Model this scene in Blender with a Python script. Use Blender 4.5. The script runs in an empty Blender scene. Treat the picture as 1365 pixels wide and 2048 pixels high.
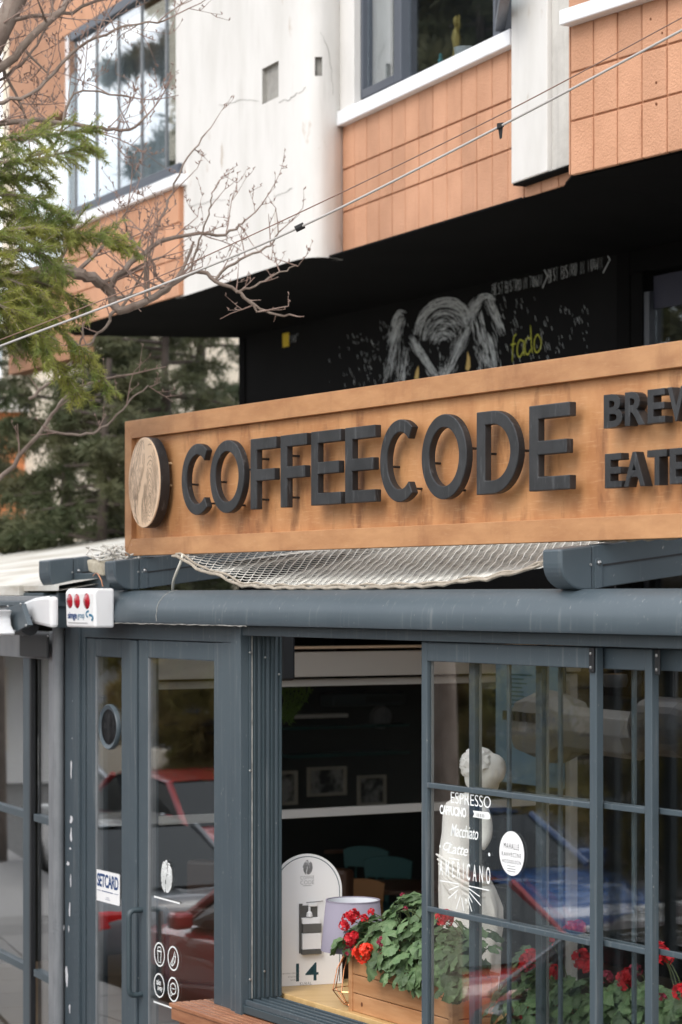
import bpy, math, random
from mathutils import Vector, Matrix, noise
# ------------------------------------------------------------------ camera, world, sun, exposure
scn = bpy.context.scene
FPX, CXP, HZ, EYE = 4836.0, 682.5, 1190.0, 2.9      # focal length in photo pixels, centre column, horizon row, eye height
cd = bpy.data.cameras.new('camera'); cam = bpy.data.objects.new('camera', cd)
scn.collection.objects.link(cam); scn.camera = cam
cd.sensor_fit = 'VERTICAL'; cd.sensor_height = 36; cd.lens = 85.0
cd.shift_y = 166/2048; cd.clip_end = 600
cam.location = (0, 0, EYE); cam.rotation_euler = (math.radians(90), 0, 0)
cd.dof.use_dof = True; cd.dof.focus_distance = 10.9; cd.dof.aperture_fstop = 3.2
SUN_EL, SUN_AZ = 44, 212          # degrees; azimuth clockwise from +Y (behind the camera, to its left)
w = bpy.data.worlds.new('World'); scn.world = w; w.use_nodes = True
nt = w.node_tree; nt.nodes.clear()
def N(nt, t, **k):
    n = nt.nodes.new(t)
    for a, b in k.items(): setattr(n, a, b)
    return n
sky = N(nt, 'ShaderNodeTexSky', sky_type='NISHITA', sun_disc=False, sun_elevation=math.radians(SUN_EL),
        sun_rotation=math.radians(SUN_AZ), air_density=1.0, dust_density=1.0)
tc = N(nt, 'ShaderNodeTexCoord'); mp = N(nt, 'ShaderNodeMapping'); mp.inputs['Scale'].default_value = (1, 1, 2.2)
nz = N(nt, 'ShaderNodeTexNoise'); nz.inputs['Scale'].default_value = 2.6; nz.inputs['Detail'].default_value = 9; nz.inputs['Roughness'].default_value = .58
cr = N(nt, 'ShaderNodeValToRGB'); cr.color_ramp.elements[0].position = .36; cr.color_ramp.elements[1].position = .56
cr.color_ramp.elements[0].color = (.25, .25, .25, 1)
mx = N(nt, 'ShaderNodeMix', data_type='RGBA'); mx.inputs[7].default_value = (10.5, 10.6, 10.9, 1)
bg = N(nt, 'ShaderNodeBackground'); bg.inputs['Strength'].default_value = .1
wo = N(nt, 'ShaderNodeOutputWorld'); L = nt.links.new
L(tc.outputs['Generated'], mp.inputs[0]); L(mp.outputs[0], nz.inputs['Vector']); L(nz.outputs['Fac'], cr.inputs[0])
L(cr.outputs[0], mx.inputs[0]); L(sky.outputs[0], mx.inputs[6]); L(mx.outputs[2], bg.inputs['Color']); L(bg.outputs[0], wo.inputs[0])
sd = bpy.data.lights.new('sun', 'SUN'); sun = bpy.data.objects.new('sun', sd); scn.collection.objects.link(sun)
sd.energy = 0.95; sd.angle = math.radians(30); sd.color = (1, .95, .88)
az, el = math.radians(SUN_AZ), math.radians(SUN_EL)
sdir = Vector((math.sin(az)*math.cos(el), math.cos(az)*math.cos(el), math.sin(el)))
sun.rotation_euler = sdir.to_track_quat('Z', 'Y').to_euler(); sun.location = sdir*60
vs = scn.view_settings; vs.view_transform = 'Standard'; vs.look = 'None'; vs.exposure = 1.14; vs.gamma = 1; vs.use_curve_mapping = False
scn.cycles.max_bounces = 10; scn.cycles.transparent_max_bounces = 24; scn.cycles.use_denoising = True
scn.cycles.caustics_reflective = False; scn.cycles.caustics_refractive = False
# ------------------------------------------------------------------ mesh helpers
R = random.Random(7)
COL = scn.collection
ROOT = {}                                            # object name -> world matrix of its top-level thing
def frame(px, Y, vpx):
    """upright frame of a vertical plane: x along it towards the near right end, y inwards, z up"""
    a = Vector((-(vpx-CXP), -FPX)).normalized()
    m = Matrix(((a.x, -a.y, 0, (px-CXP)/FPX*Y), (a.y, a.x, 0, Y), (0, 0, 1, 0), (0, 0, 0, 1)))
    return m
def turned(X, Y, deg, z=0):
    return Matrix.Translation((X, Y, z)) @ Matrix.Rotation(math.radians(deg), 4, 'Z')
def at(px, py, Y): return Vector(((px-CXP)/FPX*Y, Y, EYE+(HZ-py)/FPX*Y))
def hit(F, px, py, axis, val):
    """where the sight line through a photo pixel meets the plane axis=val of a frame"""
    i = F.inverted(); o = i @ Vector((0, 0, EYE)); d = i.to_3x3() @ Vector(((px-CXP)/FPX, 1, (HZ-py)/FPX))
    t = (val-o[axis])/d[axis]
    return o+d*t
class MB:
    def __init__(s): s.v, s.f = [], []
    def add(s, vs, fs):
        o = len(s.v); s.v += [Vector(p) for p in vs]; s.f += [tuple(i+o for i in f) for f in fs]; return s
    def box(s, x0, x1, y0, y1, z0, z1):
        if x0 > x1: x0, x1 = x1, x0
        if y0 > y1: y0, y1 = y1, y0
        if z0 > z1: z0, z1 = z1, z0
        return s.add([(x0,y0,z0),(x1,y0,z0),(x1,y1,z0),(x0,y1,z0),(x0,y0,z1),(x1,y0,z1),(x1,y1,z1),(x0,y1,z1)],
              [(0,3,2,1),(4,5,6,7),(0,1,5,4),(1,2,6,5),(2,3,7,6),(3,0,4,7)])
    def hexa(s, p):                                  # 8 corners in box order
        return s.add(p, [(0,3,2,1),(4,5,6,7),(0,1,5,4),(1,2,6,5),(2,3,7,6),(3,0,4,7)])
    def prism(s, poly, y0, y1):                      # polygon in x,z (counter-clockwise seen from -y), extruded in y
        n = len(poly)
        return s.add([(x, y0, z) for x, z in poly]+[(x, y1, z) for x, z in poly],
              [tuple(range(n)), tuple(range(2*n-1, n-1, -1))]+[(i, i+n, (i+1) % n+n, (i+1) % n) for i in range(n)])
    def prismx(s, poly, x0, x1):                     # profile in y,z extruded along x
        n = len(poly)
        return s.add([(x0, y, z) for y, z in poly]+[(x1, y, z) for y, z in poly],
              [tuple(range(n)), tuple(range(2*n-1, n-1, -1))]+[(i, i+n, (i+1) % n+n, (i+1) % n) for i in range(n)])
    def ring(s, outer, inner, y0, y1, closed=True):  # band between two outlines of equal length, extruded in y
        n = len(outer); m = n if closed else n-1
        vs = [(x,y0,z) for x,z in outer]+[(x,y0,z) for x,z in inner]+[(x,y1,z) for x,z in outer]+[(x,y1,z) for x,z in inner]
        fs = []
        for i in range(m):
            j = (i+1) % n
            fs += [(i,j,j+n,i+n), (i+2*n,i+3*n,j+3*n,j+2*n), (i,i+2*n,j+2*n,j), (i+n,j+n,j+3*n,i+3*n)]
        if not closed: fs += [(0,n,3*n,2*n), (n-1,3*n-1,4*n-1,2*n-1)]
        return s.add(vs, fs)
    def tube(s, pts, r, n=6, cap=True):
        pts = [Vector(p) for p in pts]; k = len(pts)
        rs = r if isinstance(r, (list, tuple)) else [r]*k
        vs = []; up = None
        for i, p in enumerate(pts):
            t = (pts[min(i+1, k-1)]-pts[max(i-1, 0)]); t = t.normalized() if t.length > 1e-9 else Vector((0,0,1))
            if up is None: up = t.orthogonal().normalized()
            a = (up-t*up.dot(t)); a = a.normalized() if a.length > 1e-6 else t.orthogonal().normalized()
            up = a; b = t.cross(a)
            vs += [p+(a*math.cos(2*math.pi*j/n)+b*math.sin(2*math.pi*j/n))*rs[i] for j in range(n)]
        fs = [(i*n+j, i*n+(j+1) % n, (i+1)*n+(j+1) % n, (i+1)*n+j) for i in range(k-1) for j in range(n)]
        if cap: fs += [tuple(range(n-1, -1, -1)), tuple(range((k-1)*n, k*n))]
        return s.add(vs, fs)
    def lathe(s, prof, n=24, c=(0,0,0), axis='z', ex=1.0, cap=True):
        c = Vector(c); vs = []
        for r, h in prof:
            for j in range(n):
                a = 2*math.pi*j/n; p = (r*math.cos(a), r*math.sin(a)*ex, h)
                if axis == 'y': p = (p[0], h, p[1])
                if axis == 'x': p = (h, p[0], p[1])
                vs.append(c+Vector(p))
        k = len(prof)
        fs = [(i*n+j, i*n+(j+1) % n, (i+1)*n+(j+1) % n, (i+1)*n+j) for i in range(k-1) for j in range(n)]
        if tuple(prof[0]) == tuple(prof[-1]): cap = False
        if cap and prof[0][0] > 1e-6: fs.append(tuple(range(n-1, -1, -1)))
        if cap and prof[-1][0] > 1e-6: fs.append(tuple(range((k-1)*n, k*n)))
        return s.add(vs, fs)
    def stroke(s, pts, wd, y=0.0, taper=True):       # flat chalk / print line in the x,z plane
        k = len(pts)
        if k < 2: return s
        vs = []
        for i, (x, z) in enumerate(pts):
            a = pts[max(i-1, 0)]; b = pts[min(i+1, k-1)]
            tx, tz = b[0]-a[0], b[1]-a[1]; l = math.hypot(tx, tz) or 1
            h = wd/2*(.45 if taper and i in (0, k-1) else 1)
            vs += [(x-tz/l*h, y, z+tx/l*h), (x+tz/l*h, y, z-tx/l*h)]
        return s.add(vs, [(2*i, 2*i+1, 2*i+3, 2*i+2) for i in range(k-1)])
    def flat(s, poly, y): return s.add([(x, y, z) for x, z in poly], [tuple(range(len(poly)))])
    def mesh(s, name, mat, F=None, smooth=False):
        me = bpy.data.meshes.new(name)
        vv = [F @ p for p in s.v] if F is not None else s.v
        me.from_pydata([tuple(p) for p in vv], [], s.f); me.materials.append(MAT(mat))
        if smooth: me.shade_smooth(); me.set_sharp_from_angle(angle=math.radians(40))
        return me
def tag(o, label=None, cat=None, group=None, kind=None):
    for k, v in (('label', label), ('category', cat), ('group', group), ('kind', kind)):
        if v: o[k] = v
    return o
def finish(o, bevel=0, smooth=False, seg=2):
    if bevel:
        b = o.modifiers.new('bevel', 'BEVEL'); b.width = bevel; b.segments = seg; b.limit_method = 'ANGLE'; b.angle_limit = math.radians(35)
        b.harden_normals = False
    if smooth and not bevel: pass
    return o
def thing(name, label, cat, F, loc=(0,0,0), group=None, kind=None):
    o = bpy.data.objects.new(name, None); COL.objects.link(o); o.empty_display_size = .1
    m = F @ Matrix.Translation(loc); o.matrix_basis = m; ROOT[o.name] = m
    return tag(o, label, cat, group, kind)
def build(mb, name, mat, parent, F=None, bevel=0, smooth=False, label=None, kind=None):
    """one mesh object under parent; coordinates of mb are given in frame F (world when F is None)"""
    Rm = ROOT[parent.name]; M_ = Rm.inverted() @ (F if F is not None else Matrix())
    o = bpy.data.objects.new(name, mb.mesh(name, mat, M_, smooth)); COL.objects.link(o); o.parent = parent; ROOT[o.name] = Rm
    tag(o, label, kind=kind); return finish(o, bevel)
def solo(mb, name, mat, label, cat, F=None, group=None, kind=None, bevel=0, smooth=False):
    """a thing that is one mesh, its origin at its base"""
    F = F if F is not None else Matrix()
    xs = [p.x for p in mb.v]; ys = [p.y for p in mb.v]; zs = [p.z for p in mb.v]
    b = Vector(((min(xs)+max(xs))/2, (min(ys)+max(ys))/2, min(zs)))
    o = bpy.data.objects.new(name, mb.mesh(name, mat, Matrix.Translation(-b), smooth)); COL.objects.link(o)
    o.matrix_basis = F @ Matrix.Translation(b); ROOT[o.name] = o.matrix_basis.copy()
    tag(o, label, cat, group, kind); return finish(o, bevel)
def inst(me, name, parent, F, loc, rot=None, sc=1.0):
    o = bpy.data.objects.new(name, me); COL.objects.link(o)
    m = F @ Matrix.Translation(loc)
    if rot is not None: m = m @ rot.to_matrix().to_4x4()
    if sc != 1.0: m = m @ (Matrix.Diagonal((*sc, 1)) if isinstance(sc, tuple) else Matrix.Scale(sc, 4))
    if parent is None: o.matrix_basis = m; ROOT[o.name] = m
    else: o.parent = parent; o.matrix_basis = ROOT[parent.name].inverted() @ m; ROOT[o.name] = ROOT[parent.name]
    return o
def circ(cx, cz, rx, rz=None, n=32, a0=0, a1=360):
    rz = rz or rx; full = abs(a1-a0) >= 360; m = n if full else n+1
    return [(cx+rx*math.cos(math.radians(a0+(a1-a0)*i/n)), cz+rz*math.sin(math.radians(a0+(a1-a0)*i/n))) for i in range(m)]
def glyphs(s, spacing=1.0, offset=0.0, shear=0.0):
    """outline of built-in lettering as a mesh: vertices (x, y) and faces"""
    c = bpy.data.curves.new('t', 'FONT'); c.body = s; c.size = 1; c.space_character = spacing; c.offset = offset; c.shear = shear
    c.resolution_u = 4
    o = bpy.data.objects.new('t', c); COL.objects.link(o); bpy.context.view_layer.update()
    me = bpy.data.meshes.new_from_object(o.evaluated_get(bpy.context.evaluated_depsgraph_get()))
    v = [(p.co.x, p.co.y) for p in me.vertices]; f = [tuple(p.vertices) for p in me.polygons]
    bpy.data.objects.remove(o); bpy.data.curves.remove(c); bpy.data.meshes.remove(me)
    return v, f
def lettering(mb, s, x0, x1, z0, z1, y, spacing=1.0, offset=0.0, shear=0.0, depth=0.0):
    """lettering fitted to a rectangle of the x,z plane"""
    v, f = glyphs(s, spacing, offset, shear)
    ax, bx = min(p[0] for p in v), max(p[0] for p in v); az_, bz = min(p[1] for p in v), max(p[1] for p in v)
    q = [(x0+(p[0]-ax)/(bx-ax)*(x1-x0), z0+(p[1]-az_)/(bz-az_)*(z1-z0)) for p in v]
    if not depth: return mb.add([(a, y, b) for a, b in q], f)
    n = len(q); cnt = {}
    for t in f:
        for i in range(len(t)):
            e = (t[i], t[(i+1) % len(t)]); cnt[e] = cnt.get(e, 0)+1
    rim = [(b, a, a+n, b+n) for a, b in cnt if (b, a) not in cnt]
    return mb.add([(a, y, b) for a, b in q]+[(a, y+depth, b) for a, b in q], f+[tuple(reversed([i+n for i in t])) for t in f]+rim)
def bez(*P, n=10):
    P = [Vector(p) for p in P]; out = []
    for i in range(n+1):
        Q = P; t = i/n
        while len(Q) > 1: Q = [Q[j].lerp(Q[j+1], t) for j in range(len(Q)-1)]
        out.append(Q[0])
    return out
def smoothpath(P, n=5):
    P = [Vector(p) for p in P]; out = []
    for i in range(len(P)-1):
        a, b, c, d = P[max(i-1, 0)], P[i], P[i+1], P[min(i+2, len(P)-1)]
        for k in range(n):
            t = k/n
            out.append(.5*((2*b)+(c-a)*t+(2*a-5*b+4*c-d)*t*t+(3*b-a-3*c+d)*t**3))
    return out+[P[-1]]
# ------------------------------------------------------------------ materials
_M = {}; SPEC = {}
def MAT(name):
    if name not in _M: _M[name] = make_mat(name, **SPEC[name])
    return _M[name]
def make_mat(name, col, rough=.5, metal=0.0, col2=None, scale=4.0, stretch=(1,1,1), lo=.35, hi=.65, bump=0.0, bscale=60.0, bstretch=(1,1,1),
             rnd=0.0, trl=0.0, streak=None, coat=0.0, glow=0.0, trans=0.0, spec=.5, sss=0.0, dirt=None, det=6.0, local=False):
    m = bpy.data.materials.new(name); m.use_nodes = True; t = m.node_tree; p = t.nodes['Principled BSDF']; l = t.links.new
    p.inputs['Base Color'].default_value = (*col, 1); p.inputs['Roughness'].default_value = rough; p.inputs['Metallic'].default_value = metal
    p.inputs['Coat Weight'].default_value = coat; p.inputs['Specular IOR Level'].default_value = spec
    p.inputs['Transmission Weight'].default_value = trans
    if local: src = N(t, 'ShaderNodeTexCoord').outputs['Object']
    else: src = N(t, 'ShaderNodeNewGeometry').outputs['Position']
    def noisy(sc, st, det=6.0, rough_=.6):
        a = N(t, 'ShaderNodeMapping'); a.inputs['Scale'].default_value = st; l(src, a.inputs[0])
        b = N(t, 'ShaderNodeTexNoise'); b.inputs['Scale'].default_value = sc; b.inputs['Detail'].default_value = det; b.inputs['Roughness'].default_value = rough_
        l(a.outputs[0], b.inputs['Vector']); return b.outputs['Fac']
    cur = None
    def mixin(fac, c, cur):
        k = N(t, 'ShaderNodeMix', data_type='RGBA'); l(fac, k.inputs[0])
        if cur is None: k.inputs[6].default_value = (*col, 1)
        else: l(cur, k.inputs[6])
        k.inputs[7].default_value = (*c, 1); return k.outputs[2]
    def ramp(f, a, b, top=1.0):
        r = N(t, 'ShaderNodeMapRange'); r.inputs[1].default_value = a; r.inputs[2].default_value = b; r.inputs[4].default_value = top; l(f, r.inputs[0]); return r.outputs[0]
    if col2: cur = mixin(ramp(noisy(scale, stretch, det), lo, hi), col2, cur)
    for d in (streak, dirt):                          # (colour, scale, stretch, lo, hi, strength)
        if d: cur = mixin(ramp(noisy(d[1], d[2]), d[3], d[4], d[5]), d[0], cur)
    if rnd:
        oi = N(t, 'ShaderNodeObjectInfo'); r = N(t, 'ShaderNodeMapRange'); r.inputs[3].default_value = 1-rnd; r.inputs[4].default_value = 1+rnd
        l(oi.outputs['Random'], r.inputs[0]); h = N(t, 'ShaderNodeHueSaturation')
        if cur is None: h.inputs['Color'].default_value = (*col, 1)
        else: l(cur, h.inputs['Color'])
        l(r.outputs[0], h.inputs['Value']); cur = h.outputs[0]
    if cur is not None: l(cur, p.inputs['Base Color'])
    if trl:
        tb = N(t, 'ShaderNodeBsdfTranslucent'); ms = N(t, 'ShaderNodeMixShader'); ms.inputs[0].default_value = trl
        if cur is None: tb.inputs[0].default_value = (*col, 1)
        else: l(cur, tb.inputs[0])
        o_ = t.nodes['Material Output']; l(p.outputs[0], ms.inputs[1]); l(tb.outputs[0], ms.inputs[2]); l(ms.outputs[0], o_.inputs[0])
    if glow: p.inputs['Emission Color'].default_value = (*col, 1); p.inputs['Emission Strength'].default_value = glow
    if bump:
        b = N(t, 'ShaderNodeBump'); b.inputs['Strength'].default_value = bump; b.inputs['Distance'].default_value = .01
        l(noisy(bscale, bstretch), b.inputs['Height']); l(b.outputs[0], p.inputs['Normal'])
    return m
def glass_mat(name, tint, ior, rough=0.0, wav=.0):
    m = bpy.data.materials.new(name); m.use_nodes = True; t = m.node_tree; t.nodes.clear(); l = t.links.new
    tr = N(t, 'ShaderNodeBsdfTransparent'); tr.inputs[0].default_value = (*tint, 1)
    gl = N(t, 'ShaderNodeBsdfGlossy'); gl.inputs['Roughness'].default_value = rough; gl.inputs[0].default_value = (.96, .98, 1, 1)
    ge = N(t, 'ShaderNodeNewGeometry'); dp = N(t, 'ShaderNodeVectorMath', operation='DOT_PRODUCT'); l(ge.outputs['Normal'], dp.inputs[0]); l(ge.outputs['Incoming'], dp.inputs[1])
    def mt(op, a, b):
        n = N(t, 'ShaderNodeMath', operation=op)
        for i, q in enumerate((a, b)):
            if isinstance(q, (int, float)): n.inputs[i].default_value = q
            else: l(q, n.inputs[i])
        return n.outputs[0]
    sch = mt('POWER', mt('SUBTRACT', 1.0, mt('ABSOLUTE', dp.outputs['Value'], 0)), 5.0)      # Schlick: each face of a pane mirrors more at a slant
    fac = mt('ADD', mt('MULTIPLY', sch, 1-ior), ior)
    mi = N(t, 'ShaderNodeMixShader'); o = N(t, 'ShaderNodeOutputMaterial')
    if wav:
        g = N(t, 'ShaderNodeNewGeometry'); b = N(t, 'ShaderNodeBump'); b.inputs['Strength'].default_value = wav; b.inputs['Distance'].default_value = .01
        n = N(t, 'ShaderNodeTexNoise'); n.inputs['Scale'].default_value = 2.2; n.inputs['Detail'].default_value = 1.5
        l(g.outputs['Position'], n.inputs['Vector']); l(n.outputs['Fac'], b.inputs['Height']); l(b.outputs[0], gl.inputs['Normal'])
    l(fac, mi.inputs[0]); l(tr.outputs[0], mi.inputs[1]); l(gl.outputs[0], mi.inputs[2]); l(mi.outputs[0], o.inputs[0]); _M[name] = m
glass_mat('glass', (.985, .99, .985), .125, .0, .012)
glass_mat('door_glass', (.97, .98, .975), .23, .0, .014)
glass_mat('clear_glass', (.985, .99, .985), .05, .0, .010)
glass_mat('upper_glass', (.86, .90, .92), .22, .0, .03)
SPEC.update(
 alu=dict(col=(.054,.074,.088), rough=.42, col2=(.065,.087,.101), scale=1.5, bump=.03, bscale=160, streak=((.24,.25,.25),5,(7,7,.28),.57,.80,.48), dirt=((.42,.42,.40),60,(1,1,.5),.67,.73,.55)),
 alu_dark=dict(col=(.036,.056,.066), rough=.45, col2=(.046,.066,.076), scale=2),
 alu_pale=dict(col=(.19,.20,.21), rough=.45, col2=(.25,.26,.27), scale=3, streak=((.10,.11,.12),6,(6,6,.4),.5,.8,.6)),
 black_plastic=dict(col=(.010,.011,.013), rough=.45),
 rubber=dict(col=(.012,.012,.012), rough=.8),
 steel=dict(col=(.55,.55,.54), rough=.35, metal=1),
 seal=dict(col=(.42,.41,.38), rough=.8, col2=(.25,.24,.22), scale=30),
 brush=dict(col=(.17,.175,.17), rough=.9),
 white_paint=dict(col=(.78,.78,.77), rough=.5, dirt=((.45,.43,.40),9,(1,1,.5),.55,.8,.5)),
 white_plastic=dict(col=(.80,.80,.80), rough=.35, dirt=((.55,.54,.50),7,(1,1,.4),.58,.85,.4)),
 paint_chip=dict(col=(.66,.66,.68), rough=.7),
 red_lens=dict(col=(.42,.008,.022), rough=.18, coat=.6, col2=(.28,.004,.012), scale=30),
 print_blue=dict(col=(.02,.16,.28), rough=.5), print_navy=dict(col=(.01,.05,.17), rough=.5), print_teal=dict(col=(.005,.05,.07), rough=.5),
 print_grey=dict(col=(.28,.28,.28), rough=.6), print_dark=dict(col=(.03,.03,.03), rough=.6),
 decal=dict(col=(.82,.84,.83), rough=.6), decal_ghost=dict(col=(.60,.63,.62), rough=.6),
 sticker=dict(col=(.84,.84,.84), rough=.4),
 ply=dict(col=(.385,.165,.060), rough=.62, col2=(.53,.265,.110), scale=4.5, stretch=(1,1,.5), lo=.36, hi=.64, bump=.05, bscale=90, bstretch=(1,1,.25),
          streak=((.150,.050,.016),5.2,(1.5,1.5,.58),.54,.70,.72), dirt=((.66,.41,.21),46,(.22,.22,2.4),.54,.74,.35)),
 ply_frame=dict(col=(.355,.165,.068), rough=.6, col2=(.475,.245,.108), scale=5, stretch=(.6,.6,2), bump=.05, bscale=110, rnd=.07,
          streak=((.20,.075,.028),3.2,(1.4,1.4,.7),.55,.80,.65), dirt=((.60,.40,.22),60,(.3,.3,2),.58,.8,.3)),
 pale_wood=dict(col=(.82,.61,.43), rough=.6, col2=(.75,.54,.36), scale=7, stretch=(1,1,.3)),
 burn=dict(col=(.11,.075,.055), rough=.7),
 letter=dict(col=(.011,.0115,.0125), rough=.42, col2=(.026,.027,.029), scale=8, stretch=(1,1,.6), bump=.06, bscale=180, streak=((.17,.175,.18),18,(2.2,2.2,.35),.59,.80,.55), dirt=((.045,.045,.046),5,(1,1,1),.5,.75,.5), spec=.45),
 pin=dict(col=(.02,.02,.02), rough=.4), pin_wood=dict(col=(.65,.5,.3), rough=.6),
 rope=dict(col=(.76,.74,.68), rough=.9, col2=(.62,.59,.53), scale=20),
 rope_dirty=dict(col=(.42,.37,.30), rough=.95, col2=(.28,.24,.19), scale=25),
 foam=dict(col=(.55,.50,.40), rough=.95, col2=(.40,.35,.26), scale=20, bump=.5, bscale=40),
 cable_white=dict(col=(.70,.67,.58), rough=.5), cable_grey=dict(col=(.40,.38,.36), rough=.6), cable_brown=dict(col=(.20,.12,.09), rough=.6),
 membrane=dict(col=(.66,.65,.61), rough=.65, col2=(.56,.54,.48), scale=2, dirt=((.36,.32,.25),1.1,(1,1,5),.44,.66,.80)),
 roof_dark=dict(col=(.020,.021,.023), rough=.8),
 terracotta=dict(col=(.565,.300,.182), rough=.85, col2=(.48,.248,.145), scale=2.5, bump=.8, bscale=75, rnd=.10, streak=((.36,.165,.09),6,(2.2,2.2,.4),.58,.78,.5)),
 groove=dict(col=(.42,.205,.115), rough=.9),
 concrete=dict(col=(.655,.64,.615), rough=.85, col2=(.56,.545,.515), scale=1.6, stretch=(1.5,1.5,.55), lo=.42, hi=.72, bump=.10, bscale=22, bstretch=(1.3,1.3,.5),
          streak=((.42,.40,.37),6.0,(2.4,2.4,.22),.60,.78,.38), dirt=((.38,.30,.22),4.2,(1.2,1.2,.6),.64,.72,.65)),
 concrete_grey=dict(col=(.56,.54,.50), rough=.85, col2=(.42,.40,.37), scale=3, bump=.3, bscale=25, streak=((.28,.27,.25),6,(3,3,.3),.55,.8,.6)),
 patch=dict(col=(.36,.35,.32), rough=.95, col2=(.27,.26,.24), scale=9, bump=.5, bscale=50),
 sill=dict(col=(.78,.79,.81), rough=.5, dirt=((.55,.54,.52),6,(1,1,.3),.55,.8,.5)),
 win_frame=dict(col=(.070,.080,.100), rough=.4), win_dark=dict(col=(.035,.04,.05), rough=.4),
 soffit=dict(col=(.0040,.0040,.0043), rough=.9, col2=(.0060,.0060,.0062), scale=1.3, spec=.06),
 chalkboard=dict(col=(.0050,.0050,.0054), rough=.85, col2=(.0075,.0075,.0078), scale=1.2, spec=.10),
 chalk=dict(col=(.62,.65,.66), rough=.9, col2=(.40,.43,.45), scale=40), chalk_blue=dict(col=(.36,.43,.47), rough=.9),
 chalk_yellow=dict(col=(.45,.46,.05), rough=.9), tusk=dict(col=(.52,.37,.13), rough=.9), tag_yellow=dict(col=(.55,.40,.02), rough=.7),
 curtain=dict(col=(.66,.70,.72), rough=.9, col2=(.50,.55,.58), scale=4, stretch=(4,4,.2)),  # pale cloth added behind the upper windows to brighten their glass
 room=dict(col=(.12,.13,.13), rough=.9), room_dark=dict(col=(.030,.032,.034), rough=.9),
 cafe_dark=dict(col=(.016,.019,.017), rough=.7, col2=(.024,.026,.023), scale=2),
 cafe_rail=dict(col=(.66,.65,.62), rough=.5), cafe_beige=dict(col=(.60,.57,.52), rough=.6),
 floor_in=dict(col=(.22,.16,.11), rough=.5),
 counter=dict(col=(.62,.42,.19), rough=.45, col2=(.52,.33,.14), scale=5, stretch=(.4,3,3)),
 pine=dict(col=(.52,.275,.13), rough=.55, col2=(.40,.185,.075), scale=5, stretch=(.6,.6,5), rnd=.10, bump=.05, bscale=80, bstretch=(.2,.2,2), dirt=((.17,.065,.025),7,(.7,.7,1.6),.64,.76,.7)),
 teak=dict(col=(.36,.165,.085), rough=.42, col2=(.26,.105,.052), scale=5, stretch=(1,1,5), rnd=.10, bump=.05, bscale=70, dirt=((.46,.26,.15),20,(.5,.5,2),.60,.8,.5)),
 knot=dict(col=(.12,.045,.018), rough=.6),
 lavender=dict(col=(.235,.215,.268), rough=.85, bump=.1, bscale=400), shade_in=dict(col=(.66,.68,.72), rough=.8), copper=dict(col=(.72,.32,.16), rough=.25, metal=1),
 leaf=dict(col=(.085,.155,.062), rough=.5, col2=(.145,.22,.10), scale=30, rnd=.38, trl=.25, bump=.15, bscale=90),
 leaf_back=dict(col=(.10,.17,.08), rough=.6), stem=dict(col=(.10,.13,.05), rough=.6), bud=dict(col=(.30,.10,.06), rough=.7),
 petal=dict(col=(.66,.012,.025), rough=.5, rnd=.15, trl=.3), petal_orange=dict(col=(.80,.045,.015), rough=.5), petal_dark=dict(col=(.24,.012,.040), rough=.6),
 plaster=dict(col=(.88,.87,.83), rough=.6, col2=(.82,.80,.75), scale=6),
 soil=dict(col=(.03,.02,.014), rough=.95),
 bark=dict(col=(.145,.105,.082), rough=.9, col2=(.25,.20,.165), scale=9, stretch=(1,1,.6), bump=.6, bscale=35),
 twig=dict(col=(.20,.125,.100), rough=.85, col2=(.27,.20,.165), scale=14),
 needle=dict(col=(.36,.36,.085), rough=.65, col2=(.15,.21,.055), scale=5, lo=.38, hi=.62, trl=.4),
 needle_dark=dict(col=(.060,.080,.034), rough=.7, col2=(.135,.130,.062), scale=1.3, trl=.3),
 needle_brown=dict(col=(.30,.28,.08), rough=.7, col2=(.36,.25,.11), scale=.6, trl=.5),
 bark_dark=dict(col=(.055,.042,.034), rough=.9, col2=(.09,.07,.058), scale=7, bump=.6, bscale=30), navy_blind=dict(col=(.006,.007,.022), rough=.6), rust=dict(col=(.16,.06,.025), rough=.9),
 far_white=dict(col=(.70,.69,.67), rough=.9), far_cream=dict(col=(.70,.62,.50), rough=.9, col2=(.62,.54,.43), scale=1), far_orange=dict(col=(.58,.22,.09), rough=.9),
 far_glass=dict(col=(.05,.06,.07), rough=.1), far_rail=dict(col=(.10,.10,.11), rough=.6),
 asphalt=dict(col=(.085,.083,.080), rough=.9, col2=(.11,.108,.105), scale=6, bump=.4, bscale=90),
 paving=dict(col=(.22,.21,.20), rough=.85, rnd=.12, bump=.2, bscale=60), kerb=dict(col=(.30,.29,.28), rough=.85), earth=dict(col=(.10,.085,.06), rough=.95),
 car_red=dict(col=(.36,.012,.014), rough=.28, coat=.9), car_black=dict(col=(.012,.013,.016), rough=.25, coat=.9), car_blue=dict(col=(.015,.075,.24), rough=.28, coat=.9),
 car_silver=dict(col=(.42,.43,.45), rough=.3, metal=.5, coat=.8), car_white=dict(col=(.70,.70,.69), rough=.3, coat=.8), car_grey=dict(col=(.13,.14,.15), rough=.3, coat=.8),
 car_glass=dict(col=(.012,.016,.018), rough=.08, spec=.28), tyre=dict(col=(.015,.015,.015), rough=.8), rim=dict(col=(.45,.45,.46), rough=.3, metal=.9),
 lamp_red=dict(col=(.45,.01,.01), rough=.2), lamp_clear=dict(col=(.75,.75,.72), rough=.15), plate=dict(col=(.7,.7,.68), rough=.5),
 chair_wood=dict(col=(.42,.20,.07), rough=.4), chair_teal=dict(col=(.015,.085,.085), rough=.5), table_dark=dict(col=(.10,.05,.03), rough=.4),
 cloth_blue=dict(col=(.30,.36,.44), rough=.9), picture=dict(col=(.42,.42,.40), rough=.3, col2=(.015,.015,.015), scale=7, lo=.42, hi=.6, det=2), pic_frame=dict(col=(.50,.46,.38), rough=.4),
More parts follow.
